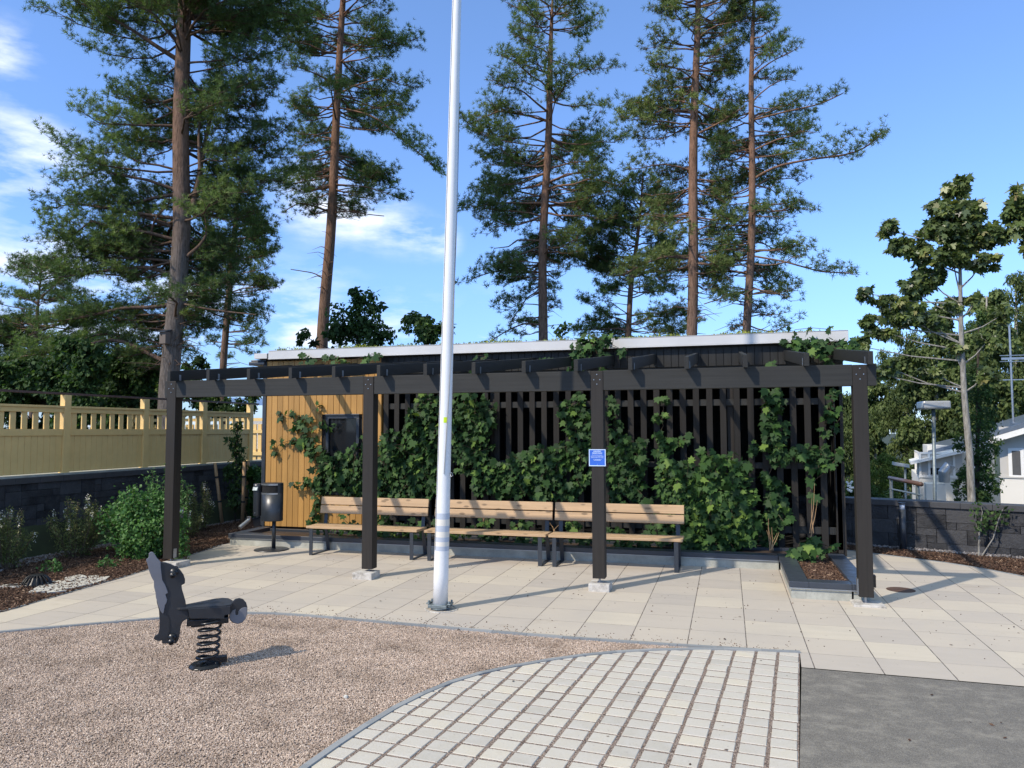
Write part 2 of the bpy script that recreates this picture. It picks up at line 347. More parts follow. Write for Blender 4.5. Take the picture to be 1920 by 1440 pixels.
# parts are modelled in world coordinates; a parent at 'loc' is undone by the inverse matrix above
class MB:
    def __init__(s): s.v = []; s.f = []; s.t = []
    def add(s, vs, fs, tint=.5):
        k = len(s.v); s.v += [tuple(float(c) for c in v) for v in vs]; s.f += [tuple(i+k for i in f) for f in fs]; s.t += [tint]*len(fs); return s
    def box(s, x0, x1, y0, y1, z0, z1, tint=.5):
        vs = [(x0, y0, z0), (x1, y0, z0), (x1, y1, z0), (x0, y1, z0), (x0, y0, z1), (x1, y0, z1), (x1, y1, z1), (x0, y1, z1)]
        return s.add(vs, [(0, 3, 2, 1), (4, 5, 6, 7), (0, 1, 5, 4), (1, 2, 6, 5), (2, 3, 7, 6), (3, 0, 4, 7)], tint)
    def obox(s, c, ax, ay, az, tint=.5):    # oriented box: centre and half-axis vectors
        c, ax, ay, az = map(np.array, (c, ax, ay, az)); vs = []
        for k in (-1, 1):
            for (i, j) in ((-1, -1), (1, -1), (1, 1), (-1, 1)): vs.append(c+i*ax+j*ay+k*az)
        return s.add(vs, [(0, 3, 2, 1), (4, 5, 6, 7), (0, 1, 5, 4), (1, 2, 6, 5), (2, 3, 7, 6), (3, 0, 4, 7)], tint)
    def prism(s, poly, z0, z1, tint=.5):
        n = len(poly); vs = [(p[0], p[1], z0) for p in poly]+[(p[0], p[1], z1) for p in poly]
        return s.add(vs, [tuple(range(n-1, -1, -1)), tuple(range(n, 2*n))]+[(i, (i+1) % n, n+(i+1) % n, n+i) for i in range(n)], tint)
    def plate(s, pts, nrm, th, tint=.5):     # outline in a plane, given thickness
        nrm = np.array(nrm, float); n = len(pts); a = [np.array(p)+nrm*th/2 for p in pts]; b_ = [np.array(p)-nrm*th/2 for p in pts]
        return s.add(a+b_, [tuple(range(n)), tuple(range(2*n-1, n-1, -1))]+[(i, n+i, n+(i+1) % n, (i+1) % n) for i in range(n)], tint)
    def tube(s, pts, rad, n=8, tint=.5, cap=True):
        pts = np.array(pts, float); m = len(pts)
        if np.isscalar(rad): rad = [rad]*m
        T = np.gradient(pts, axis=0); T /= (np.linalg.norm(T, axis=1)[:, None]+1e-9)
        ref = np.array([0, 0, 1.0]) if abs(T[0][2]) < .9 else np.array([1.0, 0, 0])
        U = np.cross(T, ref); U /= (np.linalg.norm(U, axis=1)[:, None]+1e-9); W = np.cross(T, U)
        an = np.linspace(0, 2*math.pi, n, endpoint=False)
        R = np.array(rad)[:, None, None]
        V = pts[:, None, :]+R*(np.cos(an)[None, :, None]*U[:, None, :]+np.sin(an)[None, :, None]*W[:, None, :])
        fs = [(i*n+j, i*n+(j+1) % n, (i+1)*n+(j+1) % n, (i+1)*n+j) for i in range(m-1) for j in range(n)]
        if cap: fs += [tuple(range(n-1, -1, -1)), tuple((m-1)*n+j for j in range(n))]
        k = len(s.v); s.v += list(map(tuple, V.reshape(-1, 3).tolist())); s.f += [tuple(i+k for i in f) for f in fs]; s.t += [tint]*len(fs); return s
    def lathe(s, c, prof, n=24, tint=.5, sx=1.0, sy=1.0):
        c = np.array(c); vs = []
        for (r, z) in prof:
            for j in range(n):
                a = 2*math.pi*j/n; vs.append((c[0]+r*sx*math.cos(a), c[1]+r*sy*math.sin(a), c[2]+z))
        m = len(prof); fs = [(i*n+j, i*n+(j+1) % n, (i+1)*n+(j+1) % n, (i+1)*n+j) for i in range(m-1) for j in range(n)]
        fs += [tuple(range(n-1, -1, -1)), tuple((m-1)*n+j for j in range(n))]
        return s.add(vs, fs, tint)
    def build(s, name, mat, parent=None, bevel=0, smooth=False):
        me = bpy.data.meshes.new(name); me.from_pydata(s.v, [], s.f); me.update()
        at_ = me.attributes.new('tint', 'FLOAT', 'FACE'); at_.data.foreach_set('value', np.array(s.t, dtype=np.float32))
        if smooth: me.polygons.foreach_set('use_smooth', [True]*len(me.polygons))
        o = link(name, me, mat, parent)
        if bevel:
            md = o.modifiers.new('edge', 'BEVEL'); md.width = bevel; md.segments = 2; md.limit_method = 'ANGLE'; md.angle_limit = .6
        return o
def np_mesh(name, V, k, tint, mat, parent=None):       # V: (faces*k,3), every face k verts
    nf = len(V)//k; me = bpy.data.meshes.new(name)
    me.vertices.add(len(V)); me.vertices.foreach_set('co', V.astype(np.float32).ravel())
    me.loops.add(len(V)); me.loops.foreach_set('vertex_index', np.arange(len(V), dtype=np.int32))
    me.polygons.add(nf); me.polygons.foreach_set('loop_start', np.arange(0, len(V), k, dtype=np.int32))
    try: me.polygons.foreach_set('loop_total', np.full(nf, k, dtype=np.int32))
    except Exception: pass
    me.update(calc_edges=True)
    a = me.attributes.new('tint', 'FLOAT', 'FACE'); a.data.foreach_set('value', np.clip(tint, 0, 1).astype(np.float32))
    return link(name, me, mat, parent)
def norm(a): return a/(np.linalg.norm(a, axis=-1, keepdims=True)+1e-9)
def frames(d, rng, up=None):                # rotation frames whose z is d
    d = norm(d); r = norm(np.cross(d, norm(rng.normal(size=d.shape)))) if up is None else norm(np.cross(d, up)+1e-6)
    return np.stack([r, np.cross(d, r), d], axis=1)      # rows: x,y,z axes
def scatter(C, D, S, tpl, rng, up=None):     # tpl (k,3) in local frame, returns (n*k,3)
    Fm = frames(D, rng, up); return (C[:, None, :]+S[:, None, None]*np.einsum('kj,njc->nkc', tpl, Fm)).reshape(-1, 3)

# leaf outlines (x across, y along the leaf, z out of its plane)
def sym(half, fold=.12):
    L_ = [(0, 0)]+half; R_ = [(-x, y) for x, y in reversed(half[:-1])] if half[-1][0] == 0 else [(-x, y) for x, y in reversed(half)]
    return np.array([(x, y, -abs(x)*fold-.12*y*y) for x, y in L_+R_])
HOP = sym([(.22, -.12), (.50, .12), (.34, .30), (.52, .62), (.22, .56), (0, 1.0)])
MAPLE = sym([(.30, -.10), (.26, .08), (.62, .14), (.42, .30), (.72, .66), (.34, .56), (.22, .52), (.20, .80), (0, 1.08)])
DIAMOND = sym([(.32, .42), (0, 1.0)])
SLIM = sym([(.13, .4), (0, 1.0)])

def dirs_down(n, rng, down=.3, spread=1.0, out=None):
    d = rng.normal(size=(n, 3))*spread; d[:, 2] -= down
    if out is not None: d += out
    return norm(d)
def leaves(name, C, size, tpl, mat, parent, rng, out=(0, -.9, .25), down=.5, tint=None, flat=.75):
    """leaves at points C: the leaf blade faces roughly 'out', its tip hangs down"""
    n = len(C); nrm = norm(np.array(out)[None, :]+rng.normal(size=(n, 3))*flat)
    tip = norm(rng.normal(size=(n, 3))*.7+np.array([0, 0, -down*2])); tip = norm(tip-nrm*(tip*nrm).sum(1)[:, None])
    X = np.cross(tip, nrm); Fm = np.stack([X, tip, nrm], axis=1)
    S = size*np.clip(rng.lognormal(-.08, .30, n), .4, 1.45)
    V = (C[:, None, :]+S[:, None, None]*np.einsum('kj,njc->nkc', tpl, Fm)).reshape(-1, 3)
    if tint is None: tint = np.clip(rng.normal(.45, .22, n), 0, 1)
    return np_mesh(name, V, len(tpl), tint, mat, parent)

# ------------------------------------------------------------------ ground
def poly_sheet(name, pts, z, mat, kind='structure', label=None, cat=None):
    from mathutils.geometry import delaunay_2d_cdt
    vs, es, fs, *_ = delaunay_2d_cdt([Vector((p[0], p[1])) for p in pts], [], [tuple(range(len(pts)))], 1, 1e-4)
    me = bpy.data.meshes.new(name); me.from_pydata([(v.x, v.y, z) for v in vs], [], [tuple(f) for f in fs]); me.update()
    bmq = bmesh.new(); bmq.from_mesh(me); bmesh.ops.recalc_face_normals(bmq, faces=bmq.faces)
    if bmq.faces[0].normal.z < 0: bmesh.ops.reverse_faces(bmq, faces=bmq.faces)
    bmq.to_mesh(me); bmq.free()
    o = link(name, me, mat); tag(o, label, cat, None, kind); return o
def resample(pts, step):
    pts = np.array(pts, float); d = np.r_[0, np.cumsum(np.linalg.norm(np.diff(pts, axis=0), axis=1))]
    n = max(2, int(d[-1]/step)); s = np.linspace(0, d[-1], n+1)
    return np.stack([np.interp(s, d, pts[:, k]) for k in (0, 1)], 1)
def smooth(pts, it=2):
    pts = np.array(pts, float)
    for _ in range(it):
        q = [pts[0]]
        for a, b_ in zip(pts[:-1], pts[1:]): q += [a*.75+b_*.25, a*.25+b_*.75]
        q.append(pts[-1]); pts = np.array(q)
    return pts

GE = smooth([(.53, 6.645), (-.31, 6.605), (-1.21, 6.58), (-2.2, 6.60), (-3.16, 6.64), (-4.21, 6.70), (-4.76, 6.60), (-5.31, 6.22), (-5.86, 5.80), (-6.36, 5.41), (-7.3, 4.6), (-8.6, 3.3)])
IN_ = smooth([(.53, 6.645), (-.14, 6.57), (-.72, 6.36), (-1.13, 6.12), (-1.5, 5.81), (-1.93, 5.32), (-2.137, 4.67), (-2.2, 4.13), (-2.24, 3.6), (-2.26, 2.2)])
EDGE_A = np.array([.53, 6.645]); EDGE_D = np.array([-.088, -1.0])            # paver / asphalt edge runs down along EDGE_D
def edge(y): return EDGE_A[0]+(EDGE_A[1]-y)*-.088
LM = smooth([(-7.9, 3.0), (-7.15, 4.6), (-6.97, 5.92), (-7.08, 6.64), (-7.14, 7.2), (-7.22, 8.03), (-7.45, 8.99), (-7.62, 9.9), (-7.74, 10.4)])   # left mulch bound
RM = smooth([(1.52, 12.45), (2.39, 11.85), (2.95, 11.43), (3.46, 10.73), (4.3, 9.3), (5.0, 7.6), (5.4, 5.6)])

# terrain, one sheet with real relief: raised garden left, dip on the right
me = bpy.data.meshes.new('ground'); xs = np.concatenate([np.linspace(-400, -20, 20), np.linspace(-18, 30, 97), np.linspace(35, 400, 20)]); ys = np.concatenate([np.linspace(-60, -5, 8), np.linspace(-4, 60, 129), np.linspace(65, 900, 24)])
def th(x, y):
    z = -.05
    if x < -9.95: z = 1.02+min(1.0, (-9.95-x)*.02)
    wl = 13.25-(x-1.2)*.34
    if x > 1.2 and y > wl+.3: z = -.05-min(3.2, (y-wl-.3)*.16)
    if y > 14.8 and x <= 1.2: z = max(z, -.05) if x > -9.95 else z
    return z
V = [(x, y, th(x, y)) for y in ys for x in xs]; nx = len(xs)
me.from_pydata(V, [], [(j*nx+i, j*nx+i+1, (j+1)*nx+i+1, (j+1)*nx+i) for j in range(len(ys)-1) for i in range(nx-1)]); me.update()
tag(link('ground', me, 'field'), kind='structure')

slab = [(.505, 6.22)]+[tuple(p) for p in GE]+[(-9.0, 2.9), (-8.3, 2.9)]+[tuple(p) for p in LM]+[(-7.75, 12.6), (1.3, 12.6)]+[tuple(p) for p in RM]+[(5.4, 6.04), (1.96, 6.18)]
poly_sheet('pavement', slab, 0.0, 'slabs')
poly_sheet('asphalt_road', [(.505, 6.216), (1.96, 6.176), (5.4, 6.036), (8.5, 5.9), (8.5, .3), (.0, .3), (edge(2.0)-.0, 2.0), (edge(4.0), 4.0)], -.004, 'asphalt')
gp = [tuple(p) for p in GE]+[(-9.2, 2.2), (-9.2, .4), (edge(.4), .4)]
# gravel play area: a fine bumpy sheet
def inpoly(P, poly):
    x, y = P[:, 0], P[:, 1]; poly = np.array(poly); ins = np.zeros(len(P), bool); j = len(poly)-1
    for i in range(len(poly)):
        xi, yi = poly[i]; xj, yj = poly[j]
        c = ((yi > y) != (yj > y)) & (x < (xj-xi)*(y-yi)/(yj-yi+1e-12)+xi); ins ^= c; j = i
    return ins
poly_sheet('gravel', gp, -.014, 'pink_gravel', kind='structure')
poly_sheet('paver_bed', [tuple(p) for p in IN_]+[(-2.26, .4), (edge(.4), .4)], -.0015, 'joint_gravel', kind='structure')

# blocks of the paved area, cut to the curve
mb = MB(); ex = np.array([1, .088]); ex = ex/np.linalg.norm(ex); ex = np.array([.9961, -.0877]); ey = np.array([.0877, .9961])
inn = resample(IN_, .25); cen = np.array([-.6, 4.0])
def clip(poly, a, b_):
    nrm = np.array([-(b_-a)[1], (b_-a)[0]]);
    if np.dot(cen-a, nrm) < 0: nrm = -nrm
    out = []
    for i in range(len(poly)):
        p, q = poly[i], poly[(i+1) % len(poly)]; dp, dq = np.dot(p-a, nrm), np.dot(q-a, nrm)
        if dp >= 0: out.append(p)
        if (dp >= 0) != (dq >= 0): out.append(p+(q-p)*dp/(dp-dq))
    return out
PX, PY = .166, .1435
o0 = EDGE_A+np.array([-.012, -.03])
for i in range(0, 19):
    for j in range(0, 42):
        jit = RNG.normal(0, .0016, 2)
        x1 = -i*PX; x0 = x1-.1435; y1 = -j*PY; y0 = y1-.1235
        rot = RNG.normal(0, .008)
        cx, cy = (x0+x1)/2, (y0+y1)/2; q = []
        for (a, c) in ((x0, y0), (x1, y0), (x1, y1), (x0, y1)):
            u, v = a-cx, c-cy; u, v = u-v*rot, v+u*rot; q.append(o0+ex*(cx+u+jit[0])+ey*(cy+v+jit[1]))
        if np.mean([p[0] for p in q]) < -3.2: continue
        for a, b_ in zip(inn[:-1], inn[1:]):
            off = np.array([(b_-a)[1], -(b_-a)[0]]); off = off/np.linalg.norm(off)
            if np.dot(cen-a, off) < 0: off = -off
            q = clip(q, a+off*.045, b_+off*.045)
            if len(q) < 3: break
        if len(q) < 3: continue
        ar = .5*abs(sum(q[k][0]*q[(k+1) % len(q)][1]-q[(k+1) % len(q)][0]*q[k][1] for k in range(len(q))))
        if ar < .0008: continue
        if sum(q[k][0]*q[(k+1) % len(q)][1]-q[(k+1) % len(q)][0]*q[k][1] for k in range(len(q))) < 0: q = q[::-1]
        zt = .0025+RNG.normal(0, .0010); cq = np.mean(q, axis=0); n = len(q); tn = float(np.clip(RNG.normal(.5, .28), 0, 1))
        ins = [cq+(p-cq)*(1-.004/max(.03, np.linalg.norm(p-cq))) for p in q]
        vs = [(p[0], p[1], -.03) for p in q]+[(p[0], p[1], zt-.0035) for p in q]+[(p[0], p[1], zt) for p in ins]
        fs = [(k, (k+1) % n, n+(k+1) % n, n+k) for k in range(n)]+[(n+k, n+(k+1) % n, 2*n+(k+1) % n, 2*n+k) for k in range(n)]+[tuple(range(2*n, 3*n))]
        mb.add(vs, fs, tn)
tag(mb.build('paving_blocks', 'pavers'), kind='structure')

def kerb(mb, path, w, z0, z1, step, side=1):
    p = resample(path, step)
    for a, b_ in zip(p[:-1], p[1:]):
        d = (b_-a)/np.linalg.norm(b_-a); nn = np.array([-d[1], d[0]])*side; a2 = a+d*.0015; b2 = b_-d*.0015
        q = [a2, b2, b2+nn*w, a2+nn*w]
        if side < 0: q = q[::-1]
        mb.prism(q, z0, z1+random.uniform(-.001, .001), random.random())
mb = MB(); kerb(mb, GE, .045, -.05, .006, .32, 1); kerb(mb, IN_, .045, -.05, .010, .30, 1)
tag(mb.build('kerb', 'kerb_stone'), kind='structure')
mb = MB(); kerb(mb, RM[:-2], .04, -.05, .006, .5, -1); kerb(mb, LM[2:], .04, -.05, .006, .5, 1)
tag(mb.build('garden_edging', 'kerb_stone'), kind='structure')

# ------------------------------------------------------------------ walls
def block_wall(name, p0, p1, z1, capz, label, thick=.3, seed=3, course=.105, face=-1):
    """retaining wall of irregular split blocks from p0 to p1 (viewed face on the right-hand side of p0->p1 if face<0)"""
    rg = random.Random(seed); p0 = np.array(p0); p1 = np.array(p1); Ln = np.linalg.norm(p1-p0); d = (p1-p0)/Ln; n = np.array([-d[1], d[0]])*face
    root = empty(name, (p0[0], p0[1], 0), label, 'wall')
    nr = int(round(z1/course)); u = .13; nc = int(Ln/u); occ = [[0]*nc for _ in range(nr)]; mb = MB()
    for r in range(nr):
        for c in range(nc):
            if occ[r][c]: continue
            w, h_ = rg.choice([(1, 1), (2, 1), (2, 1), (3, 1), (2, 2), (2, 2), (3, 2), (3, 2), (4, 1)])
            while w > 1 and (c+w > nc or any(occ[r][c+k] for k in range(w) if c+k < nc)): w -= 1
            if r+h_ > nr: h_ = 1
            if h_ == 2 and any(occ[r+1][c+k] for k in range(w)): h_ = 1
            for a in range(h_):
                for k in range(w): occ[r+a][c+k] = 1
            x0, x1 = c*u+.003, (c+w)*u-.003; za, zb = r*course+.002, (r+h_)*course-.002
            pr_ = rg.uniform(0, .008); ctr = p0+d*(x0+x1)/2+n*(pr_-thick/2)
            mb.obox((ctr[0], ctr[1], (za+zb)/2), (d[0]*(x1-x0)/2, d[1]*(x1-x0)/2, 0), (n[0]*thick/2, n[1]*thick/2, 0), (0, 0, (zb-za)/2), rg.random())
    mb.build('wall_blocks', 'wall_block', root, .004)
    bk = MB(); c_ = p0+d*Ln/2-n*(thick/2+.02); bk.obox((c_[0], c_[1], nr*course/2-.02), (d[0]*Ln/2, d[1]*Ln/2, 0), (n[0]*thick/2, n[1]*thick/2, 0), (0, 0, nr*course/2-.01)); bk.build('wall_core', 'interior_black', root)
    cp = MB(); k = 0.0
    while k < Ln:
        e_ = min(Ln, k+.4); ctr = p0+d*(k+e_)/2+n*(.015-thick/2)
        cp.obox((ctr[0], ctr[1], (nr*course+capz)/2), (d[0]*(e_-k-.003)/2, d[1]*(e_-k-.003)/2, 0), (n[0]*(thick/2+.02), n[1]*(thick/2+.02), 0), (0, 0, (capz-nr*course)/2)); k = e_
    cp.build('wall_cap', 'cap_stone', root, .004)
    return root
block_wall('retaining_wall', (-9.73, 3.2), (-9.73, 15.2), 1.05, 1.135, 'long black block wall below the yellow fence', seed=5, face=-1)
block_wall('garden_wall', (1.0, 13.33), (9.0, 10.55), .63, .715, 'low dark block wall across the right side below the houses', seed=9, face=-1)

# ------------------------------------------------------------------ yellow fence
fr = empty('wooden_fence', (-9.83, 9.3, 1.15), 'pale yellow board fence with open pickets on the black wall', 'fence')
posts = [4.5, 6.1, 7.72, 9.33, 10.98, 12.52, 14.02]
fx0 = -9.83
for y in posts:
    MB().box(fx0-.05, fx0+.045, y-.06, y+.06, 1.14, 2.36).build('post', 'fence_paint', fr, .004)
for a, b_ in zip(posts[:-1], posts[1:]):
    y0, y1 = a+.061, b_-.061
    p = MB(); nb = int((y1-y0)/.105); w = (y1-y0)/nb
    for k in range(nb): p.box(fx0-.012, fx0+.012, y0+k*w+.002, y0+(k+1)*w-.004, 1.18, 1.76, random.random())
    p.box(fx0-.03, fx0+.028, y0, y1, 1.735, 1.835); p.box(fx0-.03, fx0+.028, y0, y1, 2.085, 2.155); p.box(fx0-.05, fx0+.045, y0, y1, 2.157, 2.19)
    nk = int((y1-y0)/.183)
    for k in range(nk):
        yc = y0+(k+.5)*(y1-y0)/nk; p.box(fx0-.011, fx0+.011, yc-.045, yc+.045, 1.836, 2.084)
    p.build('fence_panel', 'fence_paint', fr, .003)
MB().box(fx0-.02, fx0+.03, 4.2, 14.3, 2.362, 2.395).build('top_rail', 'brown_metal', fr)
MB().box(-10.02, -9.72, 3.2, 15.2, 1.137, 1.165).build('sill', 'concrete', fr)
# the fence turns behind the pine and runs away from the corner
f2 = empty('back_fence', (-13.4, 14.9, 1.1), 'far yellow picket fence run glimpsed behind the long fence', 'fence')
p = MB()
for k in range(28): p.box(-13.6+k*.13, -13.6+k*.13+.085, 14.88, 14.91, 1.1, 1.95)
p.box(-13.7, -9.9, 14.84, 14.88, 1.25, 1.33); p.box(-13.7, -9.9, 14.84, 14.88, 2.02, 2.09); p.box(-13.7, -9.9, 14.84, 14.88, 1.75, 1.82)
p.build('fence_panel', 'fence_paint', f2)
for k in range(3): MB().box(-13.7+k*1.85, -13.6+k*1.85, 14.82, 14.92, 1.1, 2.28).build('post', 'fence_paint', f2)

# ------------------------------------------------------------------ shed with slatted front
TY = 11.30
shed = empty('storage_shed', (-3.0, 12.8, 0), 'flat roofed shed with black slatted front and orange boarded end', 'shed')
p = MB(); nb = 20; xa, xb = -7.60, -5.46; w = (xb-xa)/nb
for k in range(nb): p.box(xa+k*w+.001, xa+(k+1)*w-.006, TY, TY+.02, .19, 2.99, random.random())
# window opening is cut by building shorter boards where the window stands
WX0, WX1, WZ0, WZ1 = -6.45, -5.84, .74, 2.06
p = MB()
for k in range(nb):
    a, c = xa+k*w+.001, xa+(k+1)*w-.006; tn = random.random()
    if c < WX0 or a > WX1: p.box(a, c, TY, TY+.02, .19, 2.99, tn)
    else: p.box(a, c, TY, TY+.02, .19, WZ0-.01, tn); p.box(a, c, TY, TY+.02, WZ1+.01, 2.99, tn)
p.build('cladding', 'cladding_wood', shed, .002)
MB().box(xa, WX0, TY+.021, TY+.07, .17, 2.99).box(WX1, xb, TY+.021, TY+.07, .17, 2.99).box(WX0, WX1, TY+.021, TY+.07, .17, WZ0).box(WX0, WX1, TY+.021, TY+.07, WZ1, 2.99).build('backing', 'interior_black', shed)
MB().box(xb-.004, xb+.018, TY-.01, TY+.10, .19, 2.99).build('corner_board', 'cladding_wood', shed)
MB().box(xa-.07, xa-.004, TY-.015, TY+.09, .12, 2.98).build('corner_trim', 'anthracite', shed)
wn_ = MB(); wn_.box(WX0, WX1, TY-.012, TY+.05, WZ1-.06, WZ1).box(WX0, WX1, TY-.012, TY+.05, WZ0, WZ0+.05).box(WX0, WX0+.05, TY-.012, TY+.05, WZ0+.051, WZ1-.061).box(WX1-.05, WX1, TY-.012, TY+.05, WZ0+.051, WZ1-.061).box(WX0-.01, WX1+.01, TY-.03, TY-.013, WZ1-.01, WZ1+.015)
wo_ = wn_.build('window', 'anthracite', shed, .003)
pn = MB(); pn.box(WX0+.05, WX1-.05, TY+.02, TY+.03, WZ0+.05, WZ1-.06); pn.build('pane', 'dark_glass', wo_)
# slats
sl_ = MB(); x = -5.41; k = 0
while x < 1.42:
    sl_.box(x+.006, x+.092+random.uniform(-.002, .002), TY+.0, TY+.028, .14+random.uniform(-.01, .01), 2.68, random.random()); x += .1895; k += 1
sl_.build('slats', 'slat_wood', shed, .002)
for (za, zb) in ((2.147, 2.239), (1.247, 1.331), (.348, .446)): MB().box(-5.43, 1.50, TY+.029, TY+.075, za, zb).build('rail', 'dark_wood_x', shed, .002)
for x in (-3.6, -1.8, 0.0): MB().box(x, x+.09, TY+.076, TY+.16, .05, 2.7).build('post', 'dark_wood_z', shed, .003)
MB().box(1.435, 1.50, TY+.0, TY+.028, .10, 2.7).build('post', 'dark_wood_z', shed, .003)
MB().box(1.505, 1.545, TY+.03, TY+.12, .06, 2.7).build('post', 'dark_wood_z', shed, .003)
bd = MB(); nb2 = 66; xa2, xb2 = -5.44, 1.56; w = (xb2-xa2)/nb2
for k in range(nb2): bd.box(xa2+k*w+.001, xa2+(k+1)*w-.006, TY-.03, TY-.004, 2.72, 3.0, random.random())
bd.build('gable_boards', 'board_wood', shed, .002)
MB().box(-5.44, 1.56, TY-.003, TY+.08, 2.69, 3.0).build('header_beam', 'dark_wood_x', shed)
wl = MB(); wl.box(-7.6, 1.56, 14.3, 14.35, -.02, 3.0).box(-7.62, -7.57, TY+.1, 14.299, -.02, 3.0).box(-5.42, -5.38, TY+.101, 14.299, -.02, 3.0).box(1.50, 1.55, TY+.30, 14.299, -.02, 3.0)
wl.build('wall', 'interior_black', shed)
MB().box(-7.6, 1.55, TY+.1, 14.29, .001, .02).build('floor', 'interior_black', shed)
RF = TY-.12
MB().box(-7.52, 1.60, RF+.02, 14.5, 3.001, 3.13).build('roof_deck', 'interior_black', shed)
fa = MB(); fa.box(-7.50, 1.62, RF-.004, RF+.018, 3.03, 3.155).box(-7.50, 1.62, RF-.012, RF+.016, 3.012, 3.028).box(1.603, 1.625, RF+.02, 14.5, 3.02, 3.155).box(-7.50, 1.62, RF-.01, RF+.03, 3.157, 3.163)
fa.build('fascia', 'fascia_metal', shed, .002)
gu = MB(); gu.box(-7.78, -7.53, RF+.0, 14.5, 3.03, 3.12); gu.build('verge', 'fascia_metal', shed, .003)
gu = MB(); gu.box(-7.93, -7.62, RF+.06, 14.5, 2.93, 2.99).box(-7.90, -7.60, RF+.08, 14.5, 2.992, 3.02); gu.build('gutter', 'anthracite', shed, .01)
dp = MB(); dp.tube([(-7.78, 11.12, .36), (-7.78, 11.12, .30), (-7.84, 10.95, .19)], .035, 12); dp.build('downpipe', 'steel', shed)
# sedum tufts along the roof edge
rg = np.random.default_rng(5); n = 9000
cx = rg.uniform(-7.4, 1.55, n); keep = (np.sin(cx*3.1)+np.sin(cx*7.3+1)+rg.normal(0, .8, n)) > -.3; cx = cx[keep]; n = len(cx)
C = np.stack([cx, RF+.03+rg.exponential(.12, n), 3.15+np.abs(rg.normal(0, .018, n))*(1+.6*np.sin(cx*5))], 1)
V = scatter(C, norm(rg.normal(size=(n, 3))*.6+[0, -.1, 1]), rg.uniform(.015, .04, n), np.array([(-.35, 0, 0), (.35, 0, 0), (0, 0, 1.0)]), rg)
tag(np_mesh('sedum', V, 3, rg.uniform(0, 1, n), 'sedum', shed), kind='stuff')

# planter kerb in front of the shed
pl = empty('planter', (-3.0, 10.5, 0), 'long low planter with pale concrete sides and blue grey metal cap', 'planter')
KY = 10.36
cn = MB()
cn.box(-7.6, .60, KY+.015, KY+.17, -.02, .119).box(.622, .77, 8.69, KY+.169, -.02, .119).box(.771, 1.22, 8.69, 8.84, -.02, .119).box(1.24, 1.40, 8.70, 10.7, -.02, .119)
cn.box(-7.6, -7.46, KY+.171, 11.0, -.02, .119)
cn.build('concrete_side', 'concrete', pl, .004)
cp = MB()
cp.box(-7.62, .598, KY, KY+.20, .12, .182).box(.60, .80, 8.67, KY+.20, .121, .183).box(.801, 1.222, 8.67, 8.86, .12, .182).box(1.223, 1.42, 8.67, 10.72, .121, .183).box(-7.62, -7.44, KY+.201, TY-.03, .12, .182)
cp.build('cap', 'cap_metal', pl, .005)
cp = MB(); cp.box(-7.62, .598, KY-.004, KY+.004, .108, .119).box(.60, 1.42, 8.664, 8.669, .108, .12); cp.build('drip_edge', 'steel', pl)
MB().box(-7.40, 1.22, TY-.14, TY-.05, .02, .165).build('back_kerb', 'anthracite', pl, .003)
MB().box(-7.42, 1.222, KY+.172, TY-.141, .0, .125).box(.772, 1.238, 8.842, KY+.171, .0, .125).build('soil', 'soil', pl)

# ------------------------------------------------------------------ pergola
PYF = 8.5
pg = empty('pergola', (-2.9, 8.57, 0), 'black stained timber pergola with four posts and open rafters', 'pergola')
PXs = [-7.26, -4.345, -1.488, 1.262]
def footing(x, y0, y1, z1, x1, bm=None):
    bmx = bmesh.new()
    for v in [(x, y0), (x1, y0), (x1, y1), (x, y1)]: pass
    m_ = MB().box(x, x1, y0, y1, -.03, z1); o = m_.build('footing', 'footing_concrete', pg, .008)
    return o
for k, x in enumerate(PXs):
    zb = (.105, .108, .138, .088)[k]
    po = MB().box(x, x+.14, PYF, PYF+.14, zb, 2.47).build('post', 'dark_wood_z', pg, .004)
    MB().tube([(x+.07, PYF+.07, zb+.0), (x+.07, PYF+.07, .02)], .012, 8).build('post_shoe', 'steel', po)
    if k == 0: MB().box(x+.141, x+.143, PYF+.03, PYF+.09, zb+.01, zb+.13).build('bracket', 'steel', po)
    if k == 3: [MB().box(x-.010, x-.002, PYF+.02, PYF+.1, zb+.02, zb+.18).build('bracket', 'steel', po), MB().box(x+.142, x+.165, PYF+.02, PYF+.10, zb+.10, zb+.22).build('bracket', 'dark_wood_z', po)]
footing(-7.23, PYF-.08, PYF+.2, .075, -6.98)
footing(-4.42, PYF-.10, PYF+.14, .078, -4.16)
footing(-1.53, PYF-.04, PYF+.20, .085, -1.295)
footing(1.20, PYF-.06, PYF+.24, .022, 1.50)
bm_ = MB()
xs_ = [-7.30]+[v for x in PXs for v in (x+.0005, x+.1395)]+[1.49]
for a, b_ in ((-7.30, PXs[0]-.001), (PXs[0]+.141, PXs[1]-.001), (PXs[1]+.145, PXs[2]-.001), (PXs[2]+.141, PXs[3]-.001), (PXs[3]+.141, 1.49)):
    bm_.box(a, b_, PYF+.006, PYF+.096, 2.25, 2.474)
bm_.build('beam', 'dark_wood_x', pg, .004)
